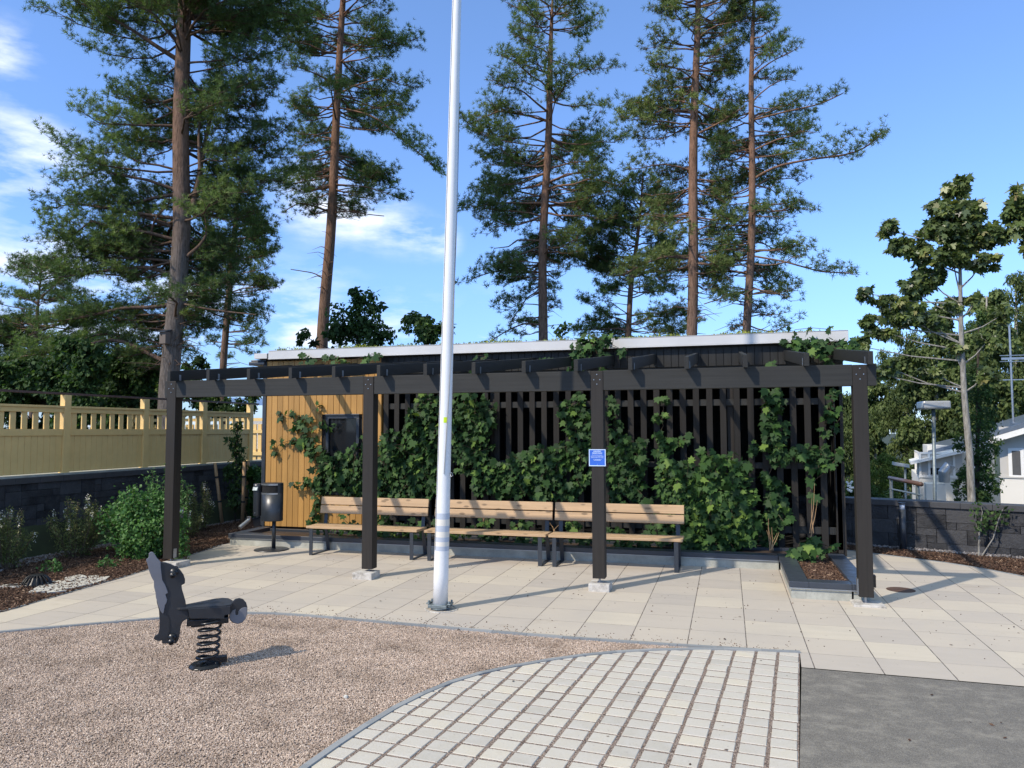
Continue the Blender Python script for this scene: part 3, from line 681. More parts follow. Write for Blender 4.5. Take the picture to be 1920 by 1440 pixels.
for i in range(15):
    x = -7.105+i*.6085; z = lambda y: 2.592+.111*(y-8.34)
    y0, y1 = 8.345, 11.26; hgt = .136
    r_ = MB(); xs2 = (x-.024, x+.024)
    vs = [(xs2[0], y0, z(y0)-hgt), (xs2[1], y0, z(y0)-hgt), (xs2[1], y1, z(y1)-hgt), (xs2[0], y1, z(y1)-hgt), (xs2[0], y0, z(y0)), (xs2[1], y0, z(y0)), (xs2[1], y1, z(y1)), (xs2[0], y1, z(y1))]
    r_.add(vs, [(0, 3, 2, 1), (4, 5, 6, 7), (0, 1, 5, 4), (1, 2, 6, 5), (2, 3, 7, 6), (3, 0, 4, 7)])
    ro = r_.build('rafter', 'dark_wood_y', pg, .003)
    s_ = 1 if x < .4 else -1
    b2 = MB()
    b2.box(x+s_*.0245 if s_ > 0 else x-.0275, x+.0275 if s_ > 0 else x-.0245, PYF+.015, PYF+.05, 2.478, 2.555)
    b2.build('bracket', 'steel', ro)
for x in (PXs[0]+.07, PXs[3]+.07, PXs[1]+.07, PXs[2]+.07):
    for (dx_, dz_) in ((0, .06), (-.035, 0), (.035, 0), (0, -.05)): MB().obox((x+dx_, PYF-.003, 2.37+dz_), (.005, 0, 0), (0, .003, 0), (0, 0, .005)).build('screw', 'steel', pg)

# blue sign on the third post
sg = empty('notice_sign', (-1.417, PYF-.01, 1.49), 'small square blue notice with white frame on a black post', 'sign')
MB().box(-1.515, -1.325, PYF-.008, PYF-.002, 1.392, 1.582).build('sign_plate', 'sign_blue', sg, .001)
b_ = MB(); t_ = .009
b_.box(-1.515, -1.325, PYF-.0105, PYF-.0085, 1.392, 1.392+t_).box(-1.515, -1.325, PYF-.0105, PYF-.0085, 1.582-t_, 1.582).box(-1.515, -1.515+t_, PYF-.0105, PYF-.0085, 1.392+t_, 1.582-t_).box(-1.325-t_, -1.325, PYF-.0105, PYF-.0085, 1.392+t_, 1.582-t_)
b_.build('sign_border', 'sign_ink', sg)
b_ = MB(); rg_ = random.Random(2)
for (zc, hw, hh, wd) in ((1.560, .046, .0055, 2), (1.539, .058, .0060, 2), (1.517, .060, .0026, 5), (1.504, .074, .0030, 6), (1.487, .072, .0028, 5), (1.466, .048, .0028, 4), (1.457, .040, .0026, 3), (1.410, .003, .005, 1)):
    x = -1.42-hw; tot = hw*2; cuts = sorted(rg_.uniform(.1, .9) for _ in range(wd-1)); e_ = [0]+cuts+[1]
    for q in range(wd):
        a, c = x+tot*e_[q]+.001, x+tot*e_[q+1]-.0015
        xx = a
        while xx < c-.001:
            wl_ = rg_.uniform(.0035, .0065) if hh > .004 else rg_.uniform(.002, .004)
            hx = min(c, xx+wl_); b_.box(xx, hx-.0008, PYF-.0102, PYF-.0086, zc-hh*rg_.uniform(.7, 1), zc+hh*rg_.uniform(.7, 1)); xx = hx
b_.build('lettering', 'sign_ink', sg)

# ------------------------------------------------------------------ benches
def make_bench(x0, label):
    L_ = 1.735; root = empty('bench', (x0+L_/2, 10.02, 0), label, 'bench', 'wooden benches in a row under the pergola')
    for (ya, yb) in ((9.82, 9.935), (9.943, 10.058), (10.066, 10.18)):
        MB().box(x0, x0+L_, ya, yb, .385, .42).build('seat_plank', 'bench_wood', root, .005)
    lean = np.array([0, .20, .98]); lean /= np.linalg.norm(lean); nn = np.array([0, .98, -.20]); nn /= np.linalg.norm(nn)
    for zc in (.62, .747):
        c = np.array([x0+L_/2, 10.235+(zc-.6)*.204, zc]); MB().obox(c, (L_/2, 0, 0), nn*.017, lean*.058).build('back_plank', 'bench_wood', root, .005)
    for xs3 in (x0+.05, x0+L_-.11):
        lg = MB(); w_ = .055
        lg.box(xs3, xs3+w_, 9.83, 9.842, .012, .384).box(xs3, xs3+w_, 9.83, 10.34, .0, .011).box(xs3, xs3+w_, 9.843, 10.23, .372, .384)
        q0 = np.array([xs3+w_/2, 10.335, .012]); q1 = np.array([xs3+w_/2, 10.245, .40]); q2 = np.array([xs3+w_/2, 10.30, .80])
        for a, c in ((q0, q1), (q1, q2)):
            d = (c-a)/np.linalg.norm(c-a); m3 = np.cross(d, [1, 0, 0]); lg.obox((a+c)/2, (w_/2, 0, 0), m3*.006, d*np.linalg.norm(c-a)/2)
        lg.build('leg_frame', 'anthracite', root, .002)
    return root
make_bench(-5.915, 'slatted wooden bench nearest the litter bin, partly behind a post')
make_bench(-4.075, 'slatted wooden bench in the middle, behind the white flagpole')
make_bench(-2.305, 'slatted wooden bench at the right end, behind the blue sign post')

# ------------------------------------------------------------------ flagpole
fp = empty('flagpole', (-2.815, 7.24, 0), 'tall white flagpole with grey bands near its foot', 'flagpole')
def pp(z): return np.array([-2.822+.0247*z*1.06, 7.24, z])
def prad(z): return .077-.006*z if z < 2 else .065-.0040*(z-2)
def seg(a, b_, mat, name, r=0.0, n=40, k=8, cap=True):
    zs = np.linspace(a, b_, k); m_ = MB().tube([pp(z) for z in zs], [prad(z)+r for z in zs], n, .5, cap); return m_.build(name, mat, fp, 0, True)
seg(.055, 9.0, 'pole_white', 'pole', 0, 40, 30)
for (a, b_, mt) in ((.905, .965, 'pole_grey'), (.84, .905, 'pole_cream'), (.782, .84, 'pole_grey'), (.725, .782, 'pole_cream'), (.68, .725, 'pole_grey'), (.635, .68, 'pole_cream'), (.59, .635, 'pole_grey')):
    seg(a, b_-.0005, mt, 'band', .0008, 40, 2, False)
# halyard winding round the pole
hz = np.linspace(1.36, 8.8, 400); aa = -1.2+(hz-1.36)*.52*1.0
MB().tube([pp(z)+np.array([math.cos(a)*(prad(z)+.006), math.sin(a)*(prad(z)+.006), 0]) for z, a in zip(hz, aa)], .0038, 6).build('halyard', 'rope', fp)
hz = np.linspace(.60, 8.8, 200); aa = -2.3+(hz)*.04
MB().tube([pp(z)+np.array([math.cos(a)*(prad(z)+.004), math.sin(a)*(prad(z)+.004), 0]) for z, a in zip(hz, aa)], .0025, 6).build('halyard', 'rope', fp)
zc = 1.905; n_ = 8; v_ = []; 
ang0 = math.atan2(-7.24, 2.8)
st_ = MB(); aa = [ang0+a for a in np.linspace(-.28, .24, n_)]; r = prad(zc)+.0022
vs = [pp(zc-.028)+np.array([math.cos(a)*r, math.sin(a)*r, 0]) for a in aa]+[pp(zc+.028)+np.array([math.cos(a)*r, math.sin(a)*r, 0]) for a in aa]
st_.add(vs, [(i, i+1, n_+i+1, n_+i) for i in range(n_-1)]).build('sticker', 'sticker', fp)
MB().tube([pp(1.37)+np.array([.07, -.01, 0]), pp(1.37)+np.array([.095, -.02, .0]), pp(1.345)+np.array([.105, -.02, 0]), pp(1.33)+np.array([.09, -.02, 0]), pp(1.355)+np.array([.075, -.01, 0])], .004, 6).build('cleat', 'steel', fp)
bs = MB(); b0 = pp(0)
bs.lathe((b0[0], b0[1], .008), [(.085, 0), (.10, .0), (.10, .012), (.088, .016)], 8)
bs.box(b0[0]-.10, b0[0]+.095, b0[1]-.085, b0[1]+.085, .024, .055)
bs.obox((b0[0]-.115, b0[1], .06), (.018, 0, 0), (0, .05, 0), (0, 0, .006)); bs.obox((b0[0]+.11, b0[1], .06), (.018, 0, 0), (0, .05, 0), (0, 0, .006))
for (dx_, dy_) in ((-.11, -.03), (.105, -.03), (-.11, .05), (.105, .05)): bs.lathe((b0[0]+dx_, b0[1]+dy_, .03), [(.012, 0), (.012, .055), (.008, .06)], 6)
bs.build('base_bracket', 'galvanised', fp, .003)
ring = MB()
for k in range(26):
    a = 2*math.pi*k/26; rr = .155+random.uniform(-.008, .008); ring.obox((b0[0]+.01+math.cos(a)*rr, b0[1]+math.sin(a)*rr, .003), (-math.sin(a)*.018, math.cos(a)*.018, 0), (math.cos(a)*.008, math.sin(a)*.008, 0), (0, 0, .004), random.random())
ring.build('base_ring', 'footing_concrete', fp)

# ------------------------------------------------------------------ litter bin
lb = empty('litter_bin', (-6.68, 10.15, 0), 'dark grey oval litter bin on a round foot by the orange wall', 'litter bin')
MB().lathe((-6.68, 10.12, .0), [(.25, .0), (.255, .006), (.25, .014), (.05, .02), (.045, .026)], 40).build('base_plate', 'bin_metal', lb, 0)
MB().tube([(-6.655, 10.14, .02), (-6.655, 10.14, .50)], .03, 16).build('pole', 'bin_metal', lb, 0, True)
c0 = (-6.69, 10.14, 0); rx, ry = .172, .13
bo = MB(); n = 40; prof = [(.96, .435), (1.0, .447), (1.0, .86)]
bo.lathe(c0, prof, n, sx=rx, sy=ry); bo.build('body', 'bin_metal', lb, .0, True)
# hood: band with a slot at the front, sloped lid above it
hd = MB()
angs = np.linspace(0, 2*math.pi, 41)
def rim(a, z, k=1.0): return (c0[0]+rx*k*math.cos(a), c0[1]+ry*k*math.sin(a), z)
for i in range(40):
    a, c = angs[i], angs[i+1]; mid = (a+c)/2
    front = (mid > math.pi*1.17 and mid < math.pi*1.80)
    if not front: hd.add([rim(a, .861), rim(c, .861), rim(c, .985), rim(a, .985)], [(0, 1, 2, 3)])
    hd.add([rim(a, .986), rim(c, .986), rim(c, 1.008, .985), rim(a, 1.008, .985)], [(0, 1, 2, 3)])
hd.add([rim(a, 1.008, .985) for a in angs[:-1]], [tuple(range(40))])
hd.build('hood', 'bin_metal', lb)
MB().lathe((c0[0], c0[1], 0), [(.93, .862), (.93, .984)], 30, sx=rx, sy=ry).build('opening', 'interior_black', lb)
fr_ = MB()
for (z0_, z1_) in ((.838, .862), (.975, 1.000)):
    for i in range(40):
        a, c = angs[i], angs[i+1]; mid = (a+c)/2
        if math.pi*1.15 < mid < math.pi*1.78: fr_.add([rim(a, z0_, 1.012), rim(c, z0_, 1.012), rim(c, z1_, 1.02), rim(a, z1_, 1.02)], [(0, 1, 2, 3)])
fr_.build('slot_rim', 'steel', lb)
ab = MB(); ac = (-6.96, 10.16, 0)
ab.lathe(ac, [(.062, .50), (.066, .51), (.066, .93), (.066, .985), (.05, .99)], 24); ao = ab.build('ashtray', 'bin_metal', lb, 0, True)
MB().obox((ac[0]+.0, ac[1]-.062, .915), (.045, 0, 0), (0, .012, .0), (0, .012, .03)).build('ashtray_mouth', 'galvanised', ao, .008)
MB().lathe((ac[0], ac[1]-.066, .545), [(.009, 0), (.009, .01)], 8).build('lock', 'steel', ao)
MB().box(-6.90, -6.86, 10.15, 10.165, .60, .615).build('bracket', 'bin_metal', lb); MB().box(-6.90, -6.86, 10.15, 10.165, .86, .875).build('bracket', 'bin_metal', lb)

# ------------------------------------------------------------------ spring rider
RB = np.array([-3.87, 5.08, 0]); RA = norm(np.array([.80, .60, 0])); RN = np.array([.60, -.80, 0])
q = lambda X, Y: (240+X/5.538, 1010+Y/5.538)
def P(X, Y, off=0.0): return onplane(*q(X, Y), RB+RN*off, RN)
sr = empty('spring_rider', tuple(RB), 'black and grey horse shaped spring rider on the gravel', 'playground ride')
body = [(338, 240), (390, 246), (440, 262), (490, 285), (540, 322), (575, 370), (592, 420), (592, 462), (578, 470), (556, 482), (562, 530), (580, 590), (598, 650), (603, 700), (625, 730), (640, 828), (600, 838), (570, 858), (550, 895), (542, 960), (535, 1010), (520, 1060), (498, 1084), (440, 1084), (365, 1090), (352, 1078), (356, 1052), (320, 1060), (285, 1052), (268, 1030), (280, 1005), (310, 990), (325, 940), (328, 850), (322, 740), (300, 660), (290, 560), (275, 480), (300, 400), (320, 300)]
MB().plate([P(*p) for p in body], RN, .022).build('body', 'rider_black', sr, .004)
mane = [(215, 155), (232, 137), (255, 137), (275, 155), (300, 200), (340, 240), (342, 300), (352, 380), (358, 430), (385, 475), (412, 545), (413, 565), (400, 570), (390, 580), (398, 605), (408, 635), (400, 665), (385, 690), (375, 745), (372, 772), (358, 776), (335, 745), (318, 700), (305, 655), (290, 610), (285, 560), (270, 500), (268, 440), (245, 400), (218, 330), (205, 270), (192, 235), (190, 212), (205, 205), (216, 190)]
MB().plate([P(*p, .013) for p in mane], RN, .014).build('mane', 'rider_grey', sr, .003)
tail = [(1060, 690), (1085, 650), (1115, 625), (1155, 616), (1195, 628), (1228, 665), (1240, 710), (1238, 780), (1222, 830), (1190, 868), (1140, 885), (1090, 872), (1058, 845), (1048, 810), (1055, 785), (1000, 790), (1000, 700)]
MB().plate([P(*p) for p in tail], RN, .022).build('tail', 'rider_black', sr, .004)
tp = [(1060, 782), (1085, 745), (1118, 732), (1112, 762), (1118, 790), (1132, 796), (1144, 786), (1146, 755), (1178, 722), (1210, 712), (1236, 715), (1236, 780), (1220, 830), (1188, 866), (1140, 882), (1092, 868), (1060, 842), (1051, 812)]
MB().plate([P(*p, .014) for p in tp], RN, .008).build('tail_tip', 'rider_grey', sr, .002)
leg_ = [(408, 790), (425, 840), (430, 880), (425, 960), (410, 1010), (418, 1060), (425, 1080), (429, 1080), (422, 1050), (415, 1010), (431, 960), (436, 880), (431, 838), (412, 788)]
MB().plate([P(*p, .0125) for p in leg_], RN, .003).build('leg_line', 'rubber', sr)
seat = [gz(*q(*p), .455) for p in ((505, 706), (560, 690), (900, 622), (985, 614), (1045, 618), (1085, 640), (1095, 658), (1075, 682), (1020, 692), (540, 722), (512, 718))]
sv = [(p[0], p[1]) for p in seat][::-1]
ss = MB(); ss.prism(sv, .440, .456); ss.build('seat', 'rider_black', sr, .003)
bx_ = [(625, 728), (1062, 700), (1062, 780), (1000, 795), (1000, 830), (640, 828)]
MB().plate([P(*p, .055) for p in bx_], RN, .02).plate([P(*p, -.055) for p in bx_], RN, .02).build('under_seat_panel', 'rider_black', sr, .003)
mt_ = MB(); c = P(830, 850); mt_.obox(c+np.array([0, 0, .0]), RA*.15, RN*.05, (0, 0, .022)); c = P(730, 880); mt_.obox(c, RA*.05, RN*.045, (0, 0, .018)); mt_.build('mounting_plate', 'spring_black', sr, .004)
ctr = P(825, 1060); turns = 6.1; n = 260; th_ = np.linspace(0, 2*math.pi*turns, n); zz = np.linspace(.03, .345, n); zz[:20] = np.linspace(.015, zz[20], 20)
lean_ = (zz-.03)*.06
MB().tube([(ctr[0]+.078*math.cos(a)+l_*RA[0], ctr[1]+.078*math.sin(a)+l_*RA[1], z) for a, z, l_ in zip(th_, zz, lean_)], .0105, 10).build('spring', 'spring_black', sr, 0, True)
bp_ = MB(); bp_.lathe((ctr[0]-.01, ctr[1]-.01, -.012), [(.115, 0), (.12, .014), (.10, .03), (.06, .034)], 28); bp_.obox((ctr[0]+.05, ctr[1]+.05, .035), RA*.075, RN*.03, (0, 0, .022)); bp_.build('ground_plate', 'spring_black', sr, .003)
def knob(X, Y, ln=.16):
    c = P(X, Y, 0); m_ = MB(); m_.tube([c-RN*ln, c+RN*ln], .014, 12)
    for s_ in (-1, 1):
        for t_, r_ in ((.012, .030), (.055, .016), (ln-.02, .020), (ln, .022)): pass
        m_.tube([c+RN*s_*.012, c+RN*s_*.03], .030, 16); m_.tube([c+RN*s_*(ln-.05), c+RN*s_*(ln-.03), c+RN*s_*ln], [.019, .023, .021], 16)
    return m_
knob(478, 345).build('handle', 'black_plastic', sr, 0, True); knob(462, 1020).build('footrest', 'black_plastic', sr, 0, True)

# ------------------------------------------------------------------ bollard lamps, stakes, drain, covers
def bollard(x, y, h_, label):
    o = empty('bollard_lamp', (x, y, 0), label, 'bollard lamp')
    MB().tube([(x, y, 0), (x, y, h_*.86)], .048, 20).build('post', 'anthracite', o, 0, True)
    MB().tube([(x, y, h_*.861), (x, y, h_*.965)], .038, 16).build('lens', 'lamp_glass', o, 0, True)
    MB().tube([(x, y, h_*.966), (x, y, h_)], .050, 20).build('cap', 'steel' if x < 0 else 'anthracite', o)
bollard(-7.86, 9.55, .66, 'short bollard lamp just behind the leftmost pergola post')
bollard(2.49, 12.55, .70, 'short dark bollard lamp standing in front of the right block wall')

def stake(name, a, b_, label, ties=(.35, .75)):
    a, b_ = np.array(a), np.array(b_); o = empty(name, tuple(a), label, 'stake', 'stakes tied round the young tree')
    MB().tube([a-np.array([0, 0, .05]), a*.5+b_*.5, b_], [.034, .032, .029], 12).build('stake_pole', 'stake_wood', o, 0, True)
    for t_ in ties: MB().tube([a+(b_-a)*t_, a+(b_-a)*(t_+.03)], .038, 12).build('tie', 'rubber', o)
A_ = gz(417, 982); stake('stake', A_, at(403, 868, A_[1]-.05), 'leaning wooden stake set apart from the other two')
A_ = gz(454, 984); stake('stake', A_, at(458, 866, A_[1]), 'thicker upright wooden stake in front of its twin')
A_ = gz(460, 972); stake('stake', A_, at(466, 864, A_[1]), 'thinner wooden stake behind the upright one')

dr = empty('drain_cover', (-7.80, 7.05, 0), 'black ribbed plastic dome over a drain in the mulch', 'drain cover')
m_ = MB(); c = (-7.80, 7.08)
m_.lathe((c[0], c[1], .115), [(.075, 0), (.08, .012), (.06, .018)], 24)
m_.lathe((c[0], c[1], .0), [(.158, 0), (.165, .015), (.15, .02)], 28)
for k in range(18):
    a = 2*math.pi*k/18; ca, sa = math.cos(a), math.sin(a)
    pts = [(c[0]+ca*r_, c[1]+sa*r_, z_) for r_, z_ in ((.155, .015), (.135, .06), (.11, .095), (.075, .12))]; m_.tube(pts, [.011, .010, .009, .008], 5)
m_.lathe((c[0], c[1], .0), [(.12, .0), (.06, .105)], 20)
m_.build('dome', 'black_plastic', dr)
mh = MB().lathe((1.835, 9.455, -.012), [(.148, 0), (.148, .0155)], 40).build('manhole_cover', 'rust'); tag(mh, 'small round rusty cover set in the slabs right of the pergola', 'manhole cover')

# fan of pale stones beside the drain
fan = MB(); rg_ = random.Random(4)
FANP = [(-7.32, 7.28), (-7.07, 7.05), (-7.02, 6.75), (-7.35, 6.78), (-7.7, 6.86), (-7.62, 7.15)]
for r_ in np.arange(.10, 1.1, .118):
    n = max(3, int(r_*2.2/.16)); 
    for k in range(n):
        a0, a1 = -1.0+k*2.4/n, -1.0+(k+1)*2.4/n; ce = np.array([-7.86, 7.25]); q_ = []
        for (rr, aa_) in ((r_+.004, a0+.01/r_), (r_+.112, a0+.01/r_), (r_+.112, a1-.01/r_), (r_+.004, a1-.01/r_)): q_.append(ce+rr*np.array([math.cos(aa_), math.sin(aa_)]))
        m0 = np.mean(q_, axis=0)
        x_b = np.interp(m0[1], LM[:, 1], LM[:, 0])
        if m0[0] > x_b-.08 or m0[1] < 6.78 or m0[1] > 7.62+(m0[0]+7.2)*-.15 or m0[0] < -7.75: continue
        fan.prism(q_, -.02, .022+rg_.uniform(-.002, .002), rg_.random())
for k in range(4): fan.obox((-8.02+k*.04, 6.93+k*.03, .012), (.09, .03, 0), (-.02, .05, 0), (0, 0, .012))
tag(fan.build('fan_paving', 'white_stone'), kind='structure')

# mulch beds
LB = [tuple(p) for p in LM]+[(-7.75, 11.3), (-7.66, 14.6), (-9.74, 14.6), (-9.74, 3.0)]
RB_ = [tuple(p) for p in RM]+[(9.2, 5.6), (9.2, 10.45), (1.52, 13.15)]
poly_sheet('mulch_bed', LB, -.002, 'soil'); poly_sheet('mulch_bed', RB_, -.002, 'soil')
def chips(name, poly, n, mat, rng, z0=.0, szx=(.018, .045), szy=(.006, .014), szz=(.002, .005), stack=.02, tilt=.45, bias=1.6):
    poly = np.array(poly); lo, hi = poly.min(0), poly.max(0); P_ = rng.uniform(lo, hi, (int(n*4), 2)); P_ = P_[inpoly(P_, poly)][:n]; n = len(P_)
    yaw = rng.uniform(0, 6.283, n); d = np.stack([np.cos(yaw), np.sin(yaw), rng.normal(0, tilt, n)], 1); d = norm(d)
    up = norm(np.stack([rng.normal(0, tilt, n), rng.normal(0, tilt, n), np.ones(n)], 1)); s_ = norm(np.cross(up, d)); up = np.cross(d, s_)
    hx = rng.uniform(*szx, n)/2; hy = rng.uniform(*szy, n)/2; hz_ = rng.uniform(*szz, n)/2
    C = np.stack([P_[:, 0], P_[:, 1], z0+.004+rng.uniform(0, stack, n)], 1)
    cor = []
    for (i, j, k) in ((-1, -1, 1), (1, -1, 1), (1, 1, 1), (-1, 1, 1), (-1, -1, -1), (1, -1, -1), (1, 1, -1), (-1, 1, -1)):
        cor.append(C+i*hx[:, None]*d+j*hy[:, None]*s_+k*hz_[:, None]*up)
    cor = np.array(cor); idx = [(0, 1, 2, 3), (4, 5, 1, 0), (5, 6, 2, 1), (6, 7, 3, 2), (7, 4, 0, 3)]
    V = np.concatenate([cor[list(f)].transpose(1, 0, 2) for f in idx], axis=1).reshape(-1, 3)
    return np_mesh(name, V, 4, np.repeat(rng.beta(bias, 2.2, n), 5), mat)
rg = np.random.default_rng(21)
NEARB = [tuple(p) for p in LM[2:]]+[(-7.70, 11.2), (-9.45, 13.6), (-9.45, 8.4), (-8.95, 7.2), (-8.7, 5.2), (-8.4, 4.0)]
tag(chips('bark_chips', NEARB, 36000, 'mulch', rg), kind='stuff')
RN_ = [tuple(p) for p in RM[:-4]]+[(6.6, 7.2), (6.6, 11.0), (1.55, 12.8)]
tag(chips('bark_chips', RN_, 18000, 'mulch', rg, szx=(.02, .06)), kind='stuff')
o = chips('bark_chips', [(.79, 8.86), (1.23, 8.86), (1.23, 10.9), (.79, 10.9)], 3600, 'mulch', rg, .123, stack=.025, tilt=.35, bias=2.0); tag(o, kind='stuff')
tag(chips('wall_gravel', [(-9.72, 3), (-9.72, 14.5), (-9.40, 14.5), (-9.25, 9.0), (-8.95, 7.4), (-8.75, 5.3), (-8.3, 3)], 14000, 'stones', rg, szx=(.015, .035), szy=(.012, .03), szz=(.01, .02), stack=.012), kind='stuff')
tag(chips('wall_gravel', [(1.55, 12.98), (1.55, 13.12), (9.2, 10.42), (9.2, 10.1)], 5000, 'stones', rg, szx=(.015, .035), szy=(.012, .03), szz=(.01, .02), stack=.012), kind='stuff')
# loose grit and stray chips on the slabs near the gravel
gpt = np.array([p+np.array([0, 1])*abs(rg.normal(0, .12)) for p in resample(GE[:-20], .004)])
tt = rg.choice(len(gpt), 450); Pg = gpt[tt]+rg.normal(0, .03, (450, 2))
cc_ = MB()
for p_ in Pg: s_ = random.uniform(.002, .0045); a = random.uniform(0, 3); cc_.obox((p_[0], p_[1], .002), (s_*math.cos(a), s_*math.sin(a), 0), (-s_*.7*math.sin(a), s_*.7*math.cos(a), 0), (0, 0, s_*.6), random.uniform(.1, .9))
for _ in range(220):
    x, y = random.uniform(-6.5, 3.0), random.uniform(6.7, 10.2); s_ = random.uniform(.002, .005); a = random.uniform(0, 3)
    cc_.obox((x, y, .002), (s_*math.cos(a), s_*math.sin(a), 0), (-s_*.7*math.sin(a), s_*.7*math.cos(a), 0), (0, 0, s_*.6), random.uniform(0, .4))
tag(cc_.build('grit', 'mulch'), kind='stuff')
# real stones over the printed gravel so that the surface has parallax
gpoly = [tuple(p) for p in GE[:-3]]+[(-6.6, 4.4), (-3.6, 2.6), (-2.3, 2.6)]+[tuple(p) for p in IN_[::-1] if p[1] > 2.6]
tag(chips('gravel_stones', gpoly, 190000, tinted('pink_stone', [(0, (.24, .17, .13)), (.4, (.42, .32, .245)), (.75, (.56, .44, .345)), (1, (.78, .66, .54))], patch=True).name, np.random.default_rng(8), -.016, (.005, .010), (.004, .009), (.003, .007), .005, .4, 2.4), kind='stuff')
for (x, y, s_, tn, lb_) in ((-2.52, 4.72, .018, 'white_stone', 'pale pebble lying on the gravel below the spring rider'),):
    m_ = MB(); m_.lathe((x, y, -.012), [(s_*.6, 0), (s_, s_*.5), (s_*.85, s_*1.1), (s_*.3, s_*1.4)], 9, sy=.75); tag(m_.build('pebble', tn), lb_, 'pebble')

rg = np.random.default_rng(31); n = 150
C = np.stack([rg.uniform(-5.5, 2.6, n), rg.uniform(3.6, 10.2, n), np.full(n, .006)], 1); C = C[(np.abs(C[:, 0]+2.8) > .2)]
tag(leaves('fallen_leaves', C, .024, DIAMOND, 'mulch', None, rg, out=(0, 0, 1.4), down=0, flat=.35, tint=rg.uniform(0, .75, len(C))), kind='stuff')

# ------------------------------------------------------------------ trees
TUFT = []
_r5 = np.random.default_rng(99)
for k in range(10):
    a = 2*math.pi*k/10+_r5.uniform(-.3, .3); el = _r5.uniform(-.1, 1.35); d = np.array([math.cos(a)*math.cos(el), math.sin(a)*math.cos(el), math.sin(el)]); w = norm(np.cross(d, _r5.normal(size=3)))*.085
    TUFT += [-w*.8+d*.08, w*.8+d*.08, d]
TUFT = np.array(TUFT)

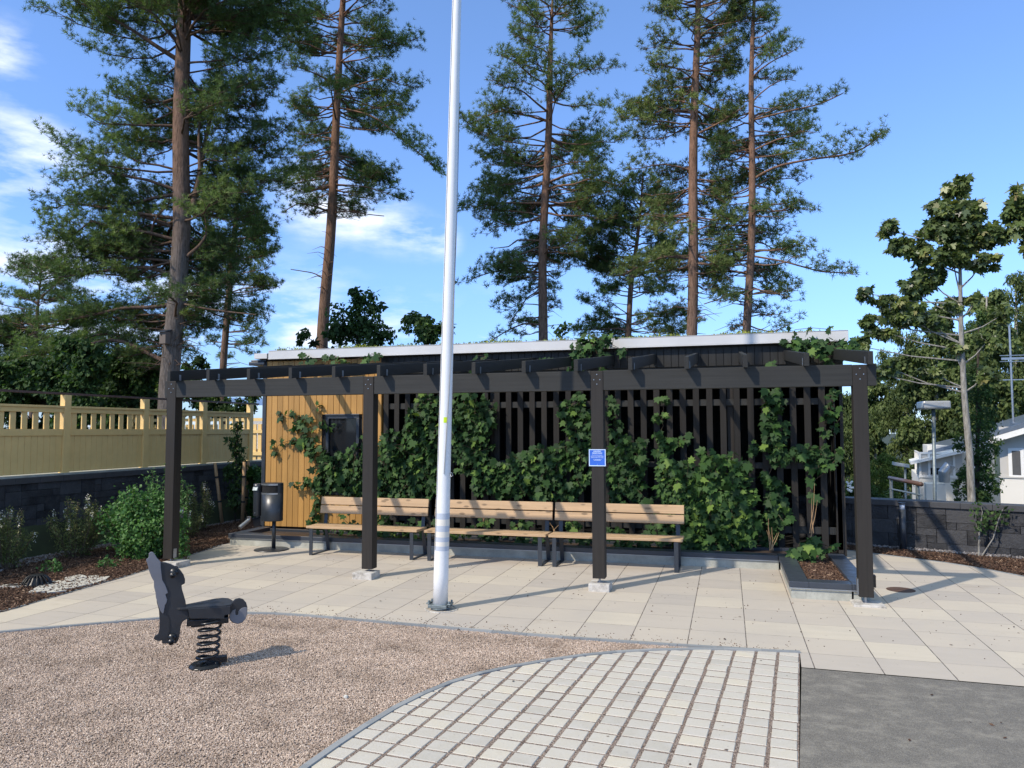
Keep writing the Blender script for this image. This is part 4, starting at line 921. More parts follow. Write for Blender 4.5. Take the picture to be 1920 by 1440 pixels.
def pine(name, label, Y, trunk, prof, nb, seed, dens=1.0, bmat='bark_pine', nmat='needles', size=.15, limbs=(), low=0.0, rise=(.05, .45), group='pine trees behind the shed', bare=0, gap=.3, front=.6):
    """trunk: [(px,py,radius)] from bottom to top; prof: [(py,left px,right px)] crown width at that height"""
    rg = np.random.default_rng(seed)
    T = [at(px, py, Y) for px, py, r in trunk]; R = [r*.87 for *_, r in trunk]
    base = T[0].copy(); base[2] = low; T = [base]+T; R = [R[0]*1.12]+R
    T = np.array(T); root = empty(name, tuple(base), label, 'pine tree', group)
    zs = np.linspace(T[0, 2], T[-1, 2], 40); tp_ = np.stack([np.interp(zs, T[:, 2], T[:, 0])+.03*np.sin(zs*.9+seed), np.interp(zs, T[:, 2], T[:, 1]), zs], 1); tr = np.interp(zs, T[:, 2], R)
    MB().tube(tp_, tr, 14).build('trunk', bmat, root, 0, True)
    def tpos(z): return np.array([np.interp(z, zs, tp_[:, 0]), np.interp(z, zs, tp_[:, 1]), z])
    prof = sorted(prof, reverse=True)       # from low to high
    pz = []
    for py, l, r in prof:
        a, c = at(l, py, Y), at(r, py, Y); z = a[2]; t0 = tpos(z); sc_ = F/np.dot(a-np.array([0, 0, H]), _f)
        tpx = np.interp(-py, [-p[1] for p in trunk], [p[0] for p in trunk])
        pz.append((z, (tpx-l)/sc_, (r-tpx)/sc_))
    pz = np.array(sorted(pz.__iter__(), key=lambda v: v[0])); z0, z1 = pz[0, 0], pz[-1, 0]
    br = MB(); tc_, td, tt_ = [], [], []
    def twigs(path, L_, t0, dens):
        path = np.array(path); m = len(path); ntw = max(4, int(L_*7.5*dens))
        axis = norm(path[-1]-path[0])
        side = norm(np.cross(axis, [0, 0, 1.0]))
        clump = rg.uniform(.2, .8)
        for k in range(ntw):
            t = t0+(1-t0)*(k+rg.uniform(.1, .9))/ntw; i = min(m-2, int(t*(m-1))); f_ = t*(m-1)-i; p = path[i]*(1-f_)+path[i+1]*f_
            sg_ = 1 if k % 2 else -1; ln = (L_*.34*(1.08-.75*t)+.16)*rg.uniform(.6, 1.15)
            ln = min(ln, 1.1)
            d = norm(axis*rg.uniform(.4, 1.0)+side*sg_*rg.uniform(.2, 1.0)+np.array([0, 0, rg.uniform(-.35, .75)]))
            e = p+d*ln+np.array([0, 0, ln*rg.uniform(0, .25)])
            br.tube([p, (p+e)/2-np.array([0, 0, .02]), e], [.008, .005, .003], 3, rg.random(), False)
            nt_ = max(4, int(ln/.047*dens))
            s = rg.uniform(.22, 1.02, nt_); q_ = p[None]+(e-p)[None]*s[:, None]+rg.normal(0, .035+.045*ln, (nt_, 3)); q_[:, 2] += .03
            tc_.append(q_); td.append(norm(d[None]*.8+rg.normal(0, .55, (nt_, 3))+np.array([0, 0, .55]))); tt_.append(np.clip(clump+rg.normal(0, .18, nt_), 0, 1))
    # whorls
    k = 0; tiers = np.sort(rg.uniform(z0, z1, max(3, int(nb/3.2))))
    for i in range(nb):
        zt = tiers[i % len(tiers)]+rg.normal(0, .22); zt = min(max(zt, z0), z1)
        l_, r_ = np.interp(zt, pz[:, 0], pz[:, 1]), np.interp(zt, pz[:, 0], pz[:, 2])
        az = rg.uniform(0, 2*math.pi) if i % 3 else (rg.choice([0, math.pi])+rg.normal(0, .35))
        if math.sin(az) < -.3 and (zt-z0)/(z1-z0+1e-6) < front and rg.random() < .85: az = -az
        c_, s_ = math.cos(az), math.sin(az); ext = r_ if c_ > 0 else l_
        Lr = min(max(ext, .1)/max(abs(c_), .08), max(.3, (abs(l_)+abs(r_))*.5))*rg.uniform(.62, 1.0)
        if Lr < .25: continue
        hz_ = (zt-z0)/(z1-z0+1e-6); rs = rise[0]+(rise[1]-rise[0])*hz_+rg.normal(0, .08)
        zb = zt-Lr*rs*.7; p0 = tpos(max(zb, .5)); dh = RH*c_+DH*s_
        sag = rg.uniform(-.14, .20); bw = rg.uniform(-.16, .16); dn = np.cross(dh, [0, 0, 1.0])
        path = [p0+dh*Lr*t+dn*bw*Lr*math.sin(t*math.pi)+np.array([0, 0, Lr*(rs*t*(1.0)-sag*math.sin(t*math.pi))])+rg.normal(0, .032*Lr*t+.005, 3) for t in np.linspace(0, 1, 6)]
        r0 = min(.012+Lr*.008, .04)*rg.uniform(.7, 1.3); br.tube(path, np.linspace(r0, .006, 6), 5, rg.random()*.6, False)
        if i < bare: continue
        twigs(path, Lr, gap+rg.uniform(-.05, .15), dens)
    for (pts, Yt, rad, fol, ls) in limbs:
        P3 = [at(px, py, Y+(Yt-Y)*(j/(len(pts)-1))) for j, (px, py) in enumerate(pts)]
        L_ = np.linalg.norm(P3[-1]-P3[0]); P3 = np.array(P3); d_ = np.r_[0, np.cumsum(np.linalg.norm(np.diff(P3, axis=0), axis=1))]; ss_ = np.linspace(0, d_[-1], 14); P3 = np.stack([np.interp(ss_, d_, P3[:, q_]) for q_ in range(3)], 1)
        for _ in range(2): P3[1:-1] = .5*P3[1:-1]+.25*P3[:-2]+.25*P3[2:]
        br.tube(P3, np.linspace(rad, .012, 14), 7, .6, False)
        if fol > 0: twigs(P3, L_*ls, fol, dens*1.2)
    # dead stubs under the crown
    for _ in range(int(nb*.18)):
        z = rg.uniform(max(3.2, z0-2.5), z0+1.0); p0 = tpos(z); a = rg.uniform(0, 6.28); d = RH*math.cos(a)+DH*math.sin(a); ln = rg.uniform(.2, 1.0)
        br.tube([p0, p0+d*ln*.5+np.array([0, 0, .05]), p0+d*ln+np.array([0, 0, rg.uniform(-.15, .1)])], [.014, .008, .003], 4, .3, False)
    br.build('branches', 'bark_pine' if bmat != 'bark_big' else 'bark_limb', root, 0, True)
    C = np.concatenate(tc_); D = np.concatenate(td); tt_ = np.concatenate(tt_); n = len(C)
    V = scatter(C, D, size*.72*rg.uniform(.75, 1.2, n), TUFT, rg)
    np_mesh('crown', V, 3, np.repeat(tt_, 10)+rg.normal(0, .07, n*10), nmat, root)
    return root
bark('bark_limb', (.15, .10, .075), (.13, .085, .06), (3, 9))

pine('pine_tree', 'big old pine at left with thick trunk and nesting box', 14.0, [(318, 720, .235), (330, 560, .225), (340, 420, .215), (341, 250, .20), (345, 0, .17), (347, -200, .14), (350, -420, .06)],
     [(690, 90, 330), (640, -40, 360), (560, -70, 400), (450, -60, 450), (330, 0, 520), (280, 90, 530), (150, 120, 540), (60, 80, 550), (0, 60, 560), (-150, 90, 560), (-300, 180, 500), (-400, 280, 420)], 235, 3, 1.1, 'bark_big', 'needles', .15, low=1.0, front=.5, gap=.16,
     limbs=[([(315, 680), (280, 665), (240, 640), (205, 632), (160, 650), (100, 662), (40, 668)], 13.4, .055, .55, .8), ([(240, 640), (215, 625), (175, 628), (150, 640), (110, 648)], 13.6, .035, .5, .6),
            ([(315, 572), (285, 578), (235, 575), (200, 585), (140, 598), (90, 605)], 13.0, .05, .5, .8), ([(318, 515), (285, 500), (230, 503), (170, 512), (110, 520)], 13.2, .055, .55, .7),
            ([(320, 490), (270, 484), (200, 484), (100, 482)], 13.4, .035, .4, .8), ([(322, 425), (270, 405), (220, 395), (140, 380)], 13.2, .05, .4, .9),
            ([(290, 500), (283, 470), (282, 440), (290, 410), (315, 385)], 13.6, .04, .6, .3), ([(352, 480), (375, 460), (388, 440), (385, 410)], 14.0, .045, .6, .5),
            ([(358, 400), (368, 360), (375, 320), (385, 260), (400, 200), (412, 120)], 14.6, .075, .35, .9), ([(375, 320), (372, 250), (380, 180)], 14.4, .05, .5, .6),
            ([(330, 110), (290, 85), (240, 50), (180, 20), (120, -10)], 12.8, .055, .45, .9), ([(330, 75), (280, 20), (200, -40)], 13.2, .05, .5, .9),
            ([(345, 570), (380, 578), (430, 585), (480, 590)], 13.6, .025, 0, 1)], rise=(.0, .35), group=None)
pine('pine_tree', 'slender pine just right of the big old pine', 19.0, [(420, 690, .115), (428, 560, .105), (434, 480, .095), (442, 400, .07), (450, 340, .03)],
     [(660, 360, 500), (600, 370, 545), (520, 360, 545), (450, 380, 540), (400, 400, 525), (350, 430, 490)], 85, 14, 1.0, nmat='needles', size=.17, low=.9, rise=(-.05, .3), bare=6)
pine('pine_tree', 'tall pine behind the orange shed end, trunk leaning slightly right', 20.0, [(604, 655, .20), (617, 480, .175), (626, 300, .15), (636, 150, .12), (642, 0, .10), (648, -140, .03)],
     [(400, 560, 700), (350, 500, 745), (280, 530, 790), (200, 520, 815), (110, 520, 815), (60, 520, 800), (0, 535, 760), (-80, 570, 720), (-140, 620, 680)], 150, 25, .95, size=.17, rise=(-.1, .35), bare=16, low=0,
     limbs=[([(620, 400), (650, 395), (690, 402), (720, 405)], 19.5, .02, 0, 1), ([(612, 395), (585, 385), (560, 380), (535, 395)], 19.6, .035, .4, .8), ([(618, 530), (590, 512), (545, 505)], 19.5, .02, 0, 1), ([(624, 345), (690, 350), (760, 375)], 19.2, .02, .8, .4), ([(625, 200), (700, 215), (790, 290), (820, 320)], 19.5, .03, .45, .7)])
pine('pine_tree', 'straight pine beside the flagpole with a broad open crown', 21.0, [(1017, 640, .155), (1019, 480, .14), (1024, 330, .125), (1030, 160, .10), (1036, 40, .06), (1040, -40, .02)],
     [(640, 930, 1035), (580, 850, 1040), (530, 870, 1045), (450, 855, 1150), (400, 860, 1185), (330, 900, 1160), (250, 855, 1185), (170, 900, 1185), (110, 950, 1150), (60, 950, 1150), (20, 955, 1130), (-30, 1010, 1080)], 165, 36, .92, size=.175, rise=(-.15, .3), bare=14, low=0,
     limbs=[([(1015, 610), (985, 605), (950, 620), (920, 640)], 20.5, .03, .5, .5), ([(1015, 512), (970, 505), (920, 510), (880, 525)], 20.5, .03, .3, .9), ([(1017, 545), (990, 555), (960, 600)], 20.5, .025, .3, .7)])
pine('pine_tree', 'tall pine with heavy crown in the middle of the right-hand group', 19.0, [(1296, 632, .150), (1298, 480, .14), (1302, 300, .125), (1305, 100, .095), (1308, -60, .07), (1310, -200, .02)],
     [(560, 1200, 1340), (480, 1210, 1400), (420, 1170, 1400), (340, 1130, 1400), (260, 1120, 1400), (190, 1130, 1390), (100, 1210, 1400), (0, 1215, 1420), (-100, 1220, 1400), (-200, 1290, 1330)], 185, 47, .95, size=.17, rise=(-.1, .35), bare=12, nmat='needles_olive', low=0,
     limbs=[([(1290, 485), (1250, 480), (1205, 495), (1170, 515)], 18.0, .035, .35, .9), ([(1312, 480), (1350, 500), (1370, 530)], 18.6, .015, 0, 1), ([(1310, 250), (1350, 230), (1395, 200)], 18.5, .03, .4, .8)])
pine('pine_tree', 'rightmost pine, thin trunk and branches reaching far right', 19.0, [(1402, 622, .115), (1407, 470, .105), (1409, 300, .09), (1411, 150, .07), (1414, 0, .045), (1416, -80, .015)],
     [(610, 1330, 1520), (560, 1330, 1530), (520, 1320, 1600), (450, 1340, 1560), (400, 1330, 1570), (370, 1340, 1590), (320, 1330, 1600), (260, 1340, 1640), (180, 1350, 1580), (110, 1360, 1500), (50, 1370, 1470), (-20, 1390, 1450), (-80, 1405, 1430)], 165, 58, .88, size=.165, rise=(-.05, .35), bare=8, low=0,
     limbs=[([(1414, 335), (1450, 312), (1520, 298), (1580, 292), (1625, 280), (1652, 250)], 18.6, .035, .35, .8), ([(1412, 225), (1470, 210), (1540, 195), (1580, 175)], 18.6, .025, .3, .8), ([(1412, 480), (1470, 490), (1540, 510), (1600, 512)], 18.4, .025, .3, .8), ([(1398, 545), (1350, 560), (1320, 570)], 18.5, .02, 0, 1)])
pine('pine_tree', 'bushy young pine with pointed top left of the heavy crowned pine', 23.0, [(1180, 625, .10), (1184, 540, .09), (1195, 440, .06), (1205, 320, .02)],
     [(620, 1080, 1330), (570, 1085, 1330), (510, 1085, 1320), (460, 1110, 1300), (400, 1140, 1280), (350, 1175, 1250), (320, 1195, 1225)], 110, 69, 1.05, size=.18, rise=(.1, .6), low=0)
pine('pine_tree', 'small dark pine crown filling in behind the left garden fence', 22.0, [(60, 720, .1), (70, 600, .07), (78, 505, .02)],
     [(690, -20, 180), (620, -60, 200), (560, -40, 160), (520, -10, 140), (490, 50, 105)], 120, 81, 1.0, size=.18, low=1.0, group=None)

# nesting box on the big pine
nb_ = empty('nesting_box', (-11.86, 13.76, 3.7), 'grey wooden nesting box fixed to the big pine trunk', 'nesting box')
NBP = at(309, 633, 13.72); X_, Y_, Z_ = NBP
MB().box(X_-.075, X_+.085, Y_-.08, Y_+.08, Z_-.14, Z_+.13).build('box_body', 'birdbox_wood', nb_, .003)
MB().obox((X_, Y_-.015, Z_+.15), (.115, 0, .0), (0, .11, .03), (0, 0, .01)).build('roof', 'bark_dark' if False else 'anthracite', nb_)
MB().tube([(X_-.02, Y_-.083, Z_+.05), (X_-.02, Y_-.079, Z_+.05)], .018, 12).build('entrance_hole', 'interior_black', nb_)
nb_.location = (X_, Y_, Z_-.14)
for c in nb_.children: c.matrix_parent_inverse = Matrix.Translation(-Vector(nb_.location))

def broadleaf(name, label, Y, blobs, nleaf, lsize, tpl, mat, seed, trunk=None, tmat='bark_dark', cat='tree', group=None, depth=.8, sub=14, subr=.34, down=.4, low=0., limb=True, flat=.8, trunkname='trunk'):
    """blobs: [(px,py,rx px,ry px)]: parts of the crown. leaves gather in small clumps inside each"""
    rg = np.random.default_rng(seed); tot = sum(b[2]*b[3] for b in blobs); C = []; tn = []
    if trunk: b0 = at(trunk[0][0], trunk[0][1], Y)
    else: b0 = at(blobs[0][0], blobs[0][1], Y)
    root = empty(name, (b0[0], b0[1], low), label, cat, group)
    tw = MB(); T = []
    if trunk:
        T = [np.array([b0[0], b0[1], low])]+[at(px, py, Y) for px, py, r in trunk]; R = [trunk[0][2]*1.1]+[r for *_, r in trunk]
        if T[1][2] <= low+.02: T = T[1:]; R = R[1:]
        MB().tube(T, R, 10).build(trunkname, tmat, root, 0, True)
    for (px, py, rx, ry) in blobs:
        c = at(px, py, Y); sc_ = np.dot(c-np.array([0, 0, H]), _f)/F; a, b_ = rx*sc_, ry*sc_; dz = (a+b_)/2*depth
        c = c+DH*rg.uniform(-.3, .3)*dz
        n = int(nleaf*rx*ry/tot); ns = max(3, int(sub*max(.5, rx*ry/(tot/len(blobs)))))
        u = norm(rg.normal(size=(ns, 3)))*rg.uniform(.35, .95, (ns, 1)); sc3_ = c[None]+u[:, :1]*a*RH+u[:, 1:2]*dz*DH+u[:, 2:3]*np.array([0, 0, b_])
        which = rg.integers(0, ns, n); rr = subr*min(a, b_)*1.3
        off = norm(rg.normal(size=(n, 3)))*(rg.uniform(0, 1, (n, 1))**.5)*rr*rg.uniform(.6, 1.2, ns)[which][:, None]
        C.append(sc3_[which]+off); cl = rg.uniform(.15, .75, ns); tn.append(cl[which]+rg.normal(0, .15, n))
        if T and limb:
            zt = c[2]-b_*.4; i = int(np.clip(np.searchsorted([t[2] for t in T], zt-1.0*a-.1), 1, len(T)-1)); f_ = np.clip((zt-1.0*a-.1-T[i-1][2])/(T[i][2]-T[i-1][2]+1e-6), 0, 1); p0 = T[i-1]*(1-f_)+T[i]*f_
            tw.tube([p0, (p0+c)/2+np.array([0, 0, -.05]), c], [.02, .013, .006], 5, .5, False)
            for j in range(min(5, ns)): tw.tube([c, (c+sc3_[j])/2, sc3_[j]], [.008, .006, .003], 4, .5, False)
    if tw.v: tw.build('branches', tmat, root)
    C = np.concatenate(C); leaves('crown', C, lsize, tpl, mat, root, rg, out=(-.25, -.6, .45), down=down, tint=np.concatenate(tn), flat=flat)
    return root

# shrubs and broadleaf trees seen over the shed roof
broadleaf('broadleaf_tree', 'dark rounded broadleaf treetop over the left of the shed roof', 17.5, [(672, 600, 50, 45), (690, 570, 30, 30), (640, 625, 50, 28), (700, 625, 36, 30), (580, 635, 26, 18), (665, 550, 18, 18)], 3600, .12, DIAMOND, 'dark_leaf', 5, [(670, 700, .06), (672, 600, .04)], subr=.42, sub=9)
broadleaf('broadleaf_tree', 'small dark broadleaf treetop showing just left of the flagpole', 17.5, [(782, 605, 28, 20), (810, 625, 30, 22), (770, 595, 16, 14), (830, 612, 20, 22)], 1500, .12, DIAMOND, 'dark_leaf', 6, [(795, 700, .05), (797, 620, .03)], subr=.42, sub=9)
broadleaf('broadleaf_tree', 'thin leafy shoots rising above the roof beside the straight pine', 17.0, [(1050, 622, 12, 16), (1062, 612, 5, 10)], 90, .11, DIAMOND, 'dark_leaf', 8, [(1052, 680, .012), (1056, 615, .006)], subr=.5)
# dark garden thicket behind the yellow fence
th_bl = []
rgt = random.Random(12)
for k, (x0, x1, top) in enumerate(((-60, 40, 640), (20, 110, 655), (90, 180, 640), (150, 240, 660), (215, 300, 640), (250, 330, 690))):
    bl = [(rgt.uniform(x0, x1), rgt.uniform(top+10, 735), rgt.uniform(26, 40), rgt.uniform(24, 36)) for _ in range(9)]
    bl += [(rgt.uniform(x0, x1), rgt.uniform(730, 810), 36, 30) for _ in range(5)]
    th_bl.append(bl)
names = ['dark leafy garden tree at the far left end of the yellow fence', 'leafy garden tree above the second fence panel from the left', 'lighter green bush rising behind the first tall fence post', 'broad dark bush below the long crooked pine limb', 'leafy tree beside the nesting box', 'dense low bush right against the big pine trunk']
for k, bl in enumerate(th_bl): broadleaf('garden_tree', names[k], (13.5, 14.5, 13.2, 15.5, 15.0, 16.5)[k], bl, 14000, .105, DIAMOND, 'dark_leaf' if k % 2 == 0 else 'shrub_dark' if 'shrub_dark' in MAT else 'dark_leaf', 30+k, [(bl[0][0], 800, .05), (bl[0][0], 700, .03)], group='garden trees behind the yellow fence', subr=.33, low=1.0)
broadleaf('garden_tree', 'conifer like dark treetop between the crooked limb and the sky', 19.0, [(215, 600, 22, 24), (235, 640, 34, 26), (200, 640, 30, 30), (255, 660, 26, 20), (180, 670, 36, 26)], 6000, .09, SLIM, 'dark_leaf', 44, [(220, 760, .06), (222, 620, .03)], low=1.0)
broadleaf('garden_tree', 'dark bush behind the fence between the pergola post and the shed', 18.5, [(360, 740, 30, 26), (400, 760, 34, 26), (440, 770, 30, 22), (470, 755, 20, 26), (350, 700, 22, 26), (375, 680, 16, 20)], 7000, .10, DIAMOND, 'dark_leaf', 46, None, low=1.0)

# maple and forest on the right
broadleaf('maple_tree', 'young maple with pale trunk and big leaves behind the right wall', 16.0,
          [(1790, 350, 26, 22), (1770, 385, 34, 24), (1815, 400, 34, 26), (1755, 425, 36, 22), (1800, 445, 50, 26), (1850, 440, 34, 24), (1780, 485, 50, 22), (1840, 490, 32, 18), (1668, 430, 20, 16), (1690, 460, 32, 20), (1725, 475, 24, 20), (1740, 520, 34, 22), (1715, 545, 34, 20), (1690, 590, 40, 24), (1660, 565, 26, 14), (1620, 550, 14, 12), (1625, 600, 20, 14), (1650, 620, 26, 14), (1615, 650, 14, 20), (1740, 600, 30, 18), (1790, 570, 24, 16), (1830, 560, 22, 12), (1670, 690, 32, 16), (1640, 700, 14, 16), (1740, 690, 24, 12), (1790, 655, 26, 14), (1850, 640, 26, 16), (1845, 700, 20, 14), (1880, 590, 16, 20)],
          9500, .102, MAPLE, 'maple_leaf', 61, [(1822, 945, .068), (1818, 850, .062), (1808, 740, .052), (1802, 620, .042), (1800, 500, .028), (1795, 360, .010)], 'bark_pale', subr=.42, sub=11, down=.6, low=-.6, depth=.9, flat=.7)
broadleaf('maple_tree', 'maple reaching in at the right edge, only branch ends visible', 15.0, [(1912, 370, 14, 24), (1895, 400, 26, 22), (1915, 430, 22, 22), (1880, 430, 18, 14), (1930, 460, 30, 26), (1960, 400, 40, 50)], 1500, .12, MAPLE, 'maple_leaf', 62, [(2000, 900, .08), (1990, 500, .05), (1960, 400, .02)], 'bark_pale', subr=.5, sub=8, down=.6, low=-.6)
FOR = [  # (px, half width, top py, bottom py, Y, mat, label)
    (1590, 44, 728, 960, 38, 'birch_leaf', 'narrow drooping tree framed between slats and right post'),
    (1640, 52, 705, 960, 44, 'birch_leaf', 'hanging birch just right of the right pergola post'),
    (1700, 60, 610, 930, 40, 'birch_leaf', 'wide weeping birch behind the lamp post'),
    (1755, 62, 565, 900, 38, 'birch_leaf', 'tall birch whose top shows through the maple branches'),
    (1800, 60, 600, 900, 46, 'dark_leaf', 'dark forest tree behind the maple trunk'),
    (1850, 62, 540, 860, 36, 'birch_leaf', 'leafy birch above the house with the chimney'),
    (1905, 64, 505, 800, 42, 'birch_leaf', 'tallest forest tree behind the aerial'),
    (1950, 66, 500, 850, 45, 'birch_leaf', 'forest tree cut by the right picture edge'),
    (1620, 46, 770, 960, 55, 'dark_leaf', 'far dark tree low between the birches'),
    (1560, 36, 760, 960, 50, 'dark_leaf', 'forest tree mostly hidden behind the shed corner'),
]
for k, (px, hw, top, bot, Y, mt, lb_) in enumerate(FOR):
    rgt = random.Random(100+k); bl = []
    for j in range(16):
        t_ = (j+.5)/16; y = top+12+(bot-top-20)*t_; wd = hw*(.35+.75*math.sin(min(1, t_*1.25+.08)*math.pi*.62))
        bl.append((px+rgt.uniform(-.6, .6)*wd, y, wd*.62, (bot-top)*.075))
    broadleaf('forest_tree', lb_, Y, bl, 26000, .0048*Y, DIAMOND if k % 2 else SLIM, mt, 200+k, [(px, bot, .14), (px, (top+bot)/2, .10), (px, top+15, .03)], 'bark_pale' if mt == 'birch_leaf' else 'bark_dark', group='forest trees behind the houses', down=1.1, low=-3.2, limb=False, subr=.5, sub=12, flat=.9)
broadleaf('conifer_shrub', 'bright yellow green conifer bush beyond the handrail', 28, [(1650, 880, 34, 22), (1640, 905, 46, 26), (1680, 900, 30, 26), (1665, 860, 18, 16), (1600, 915, 30, 20)], 9000, .10, SLIM, 'thuja_leaf', 71, None, cat='shrub', low=-2, subr=.4)
broadleaf('hedge', 'dark green hedge below the forest, topped with white flowers', 24, [(1590, 925, 40, 22), (1630, 930, 40, 18), (1680, 932, 40, 14), (1560, 925, 30, 26)], 6000, .08, DIAMOND, 'dark_leaf', 72, None, cat='hedge', low=-2, subr=.4)
broadleaf('columnar_tree', 'dark green columnar tree behind the maple trunk, against the house wall', 18.5,
          [(1835, 600, 10, 24), (1835, 640, 16, 26), (1835, 690, 20, 30), (1838, 740, 24, 34), (1835, 790, 26, 34), (1812, 840, 16, 30), (1840, 840, 28, 34), (1808, 890, 20, 34), (1845, 890, 24, 36), (1800, 920, 12, 20), (1858, 925, 16, 22), (1826, 925, 30, 20)], 9500, .055, DIAMOND, 'dark_leaf', 73, [(1832, 950, .05), (1834, 650, .02)], low=-.9, subr=.42, depth=1.0)

# ------------------------------------------------------------------ houses beyond the wall
def A(px, py, Y): return at(px, py, Y)
hy = 30.0; a0 = A(1724, 895, hy); x0 = a0[0]; zf = lambda py, px=1724, Y=hy: A(px, py, Y)[2]
x1 = A(1870, 895, hy)[0]
h1 = empty('white_house', (x0+1.5, hy+2, -3), 'low white house with glazed porch and grey sheet roof', 'house')
MB().box(x0, x1, hy, hy+6, -3.2, zf(895)).build('wall', 'render_white', h1, .01)
zt_ = zf(848); zm = zf(893)
MB().box(x0+.35, x1, hy+1.2, hy+4, zm+.001, zt_+.22).build('upper_wall', 'render_white', h1)
gl = MB(); gl.box(x0+.03, x1-1.1, hy+.03, hy+.05, zm+.02, zt_); gl.box(x0+.03, x0+.05, hy+.06, hy+3, zm+.02, zt_); gl.build('porch_glass', 'panel_grey', h1)
fm = MB()
for xx in (x0, x0+.28, x0+1.05, x0+1.65, x0+1.95): fm.box(xx, xx+.07, hy-.0205, hy+.025, zm, zt_)
fs_ = MB()
for yy in (.3, .65, 1.0, 1.5, 2.0, 2.6): fs_.box(x0-.02, x0+.025, hy+yy, hy+yy+.07, zm, zt_)
fs_.box(x0-.018, x0+.023, hy+.03, hy+2.7, zt_-.04, zt_+.005); fs_.build('side_frame', 'white_paint', h1)
fm.box(x0, x1-1.05, hy-.025, hy-.021, zt_-.05, zt_+.01).box(x0-.02, x1-1.05, hy-.04, hy-.026, zm-.04, zm+.05)
fm.build('porch_frame', 'white_paint', h1)
MB().box(x0+.35, x0+.75, hy-.01, hy+.02, zm+.08, zm+.3).build('dark_box', 'interior_black', h1)
def slab_roof(x_a, x_b, y_a, y_b, z_a, sl_, th_, sy_=.0):
    v_ = [(x, y, z_a+(x-x_a)*sl_+(y-y_a)*sy_+dz) for dz in (0, -th_) for (x, y) in ((x_a, y_a), (x_b, y_a), (x_b, y_b), (x_a, y_b))]
    return MB().add(v_, [(0, 1, 2, 3), (7, 6, 5, 4), (4, 5, 1, 0), (5, 6, 2, 1), (6, 7, 3, 2), (7, 4, 0, 3)])
P0 = A(1711, 866, hy-.3); P1 = A(1795, 846, hy-.3); slp = (P1[2]-P0[2])/(P1[0]-P0[0])
slab_roof(P0[0], P1[0]+.3, hy-.3, hy+1.1, P0[2], slp, .10, .03).build('porch_roof', 'white_paint', h1)
P0 = A(1729, 846, hy+1.1); P1 = A(1800, 829, hy+1.1); slp = (P1[2]-P0[2])/(P1[0]-P0[0])
slab_roof(P0[0], P0[0]+5, hy+1.12, hy+4, P0[2]-.10, slp, .14, .0).build('eaves', 'white_paint', h1)
slab_roof(P0[0], P0[0]+5, hy+1.10, hy+4, P0[2]+.02, slp, .12, .05).build('roof', 'roof_metal', h1)
c = A(1778, 893, 27.5)
MB().box(A(1764, 930, 27.5)[0], A(1800, 930, 27.5)[0], 27.5, 28.5, -2.5, A(1770, 908, 27.5)[2]).build('annex', 'render_white', h1)
cb_ = MB(); cb_.tube([c+np.array([-.12, 0, -.2]), c+np.array([-.12, 0, .12]), c+np.array([.02, 0, .3]), c+np.array([.22, 0, .3])], [.16, .18, .18, .16], 16); tag(cb_.build('roof_cowl', 'steel'), 'shiny rounded metal cowl with blue side on the white annex', 'ventilation cowl')
h2y = 24.0; X0 = A(1873, 860, h2y)[0]
h2 = empty('white_house', (X0+2, h2y+2, -3), 'nearer cream house with balcony door and chimney at the right edge', 'house')
z_ = lambda py: A(1890, py, h2y)[2]
MB().box(X0, X0+6, h2y, h2y+6, -3, z_(895)).build('wall', 'render_white', h2, .01)
MB().box(X0+.02, X0+6, h2y+.04, h2y+6, z_(895)+.001, z_(800)).build('upper_wall', 'panel_grey', h2)
d0, d1 = A(1889, 850, h2y)[0], A(1918, 850, h2y)[0]
wd_ = MB(); wd_.box(d0, d1, h2y-.01, h2y+.03, z_(894), z_(840)); wdo = wd_.build('balcony_door', 'white_paint', h2, .01)
MB().box(d0+.09, d1-.09, h2y-.016, h2y-.011, z_(890), z_(845)).build('pane', 'curtain', wdo)
MB().box(X0-.02, X0+6, h2y-.03, h2y-.012, z_(896), z_(893)).build('sill_band', 'panel_grey', h2)
P0 = A(1864, 822, h2y-.4); P1 = A(1925, 803, h2y-.4)
sl1 = (P1[2]-P0[2])/(P1[0]-P0[0])
def slab_roof(x_a, x_b, y_a, y_b, z_a, sl_, th_, sy_=.0): 
    v_ = [(x, y, z_a+(x-x_a)*sl_+(y-y_a)*sy_+dz) for dz in (0, -th_) for (x, y) in ((x_a, y_a), (x_b, y_a), (x_b, y_b), (x_a, y_b))]
    return MB().add(v_, [(0, 1, 2, 3), (7, 6, 5, 4), (4, 5, 1, 0), (5, 6, 2, 1), (6, 7, 3, 2), (7, 4, 0, 3)])
slab_roof(P0[0], P0[0]+5, h2y-.4, h2y+6.5, P0[2], sl1, .16, .02).build('eaves', 'white_paint', h2)
slab_roof(P0[0]+.0, P0[0]+5, h2y-.38, h2y+6.5, P0[2]+.13, sl1, .12, .05).build('roof', 'roof_metal', h2)
ch = A(1925, 780, h2y+2)
MB().box(A(1912, 780, h2y+2)[0], A(1912, 780, h2y+2)[0]+1.2, h2y+2, h2y+3, z_(815), A(1915, 748, h2y+2)[2]).build('chimney', 'render_white', h2)
MB().box(A(1912, 780, h2y+2)[0]-.04, A(1912, 780, h2y+2)[0]+1.25, h2y+1.95, h2y+3.05, A(1915, 748, h2y+2)[2]+.001, A(1915, 727, h2y+2)[2]).build('chimney_hood', 'blue_tarp', h2)
MB().box(A(1895, 790, h2y+2)[0], A(1895, 790, h2y+2)[0]+2.5, h2y+1.9, h2y+1.94, z_(815), z_(786)).build('roof_box', 'roof_metal', h2)
rr_ = MB()
for px in (1868, 1881, 1884): a = A(px, 806, h2y+.5); rr_.tube([a, a+np.array([0, 0, .28])], .012, 6)
rr_.build('roof_ladder', 'steel', h2)
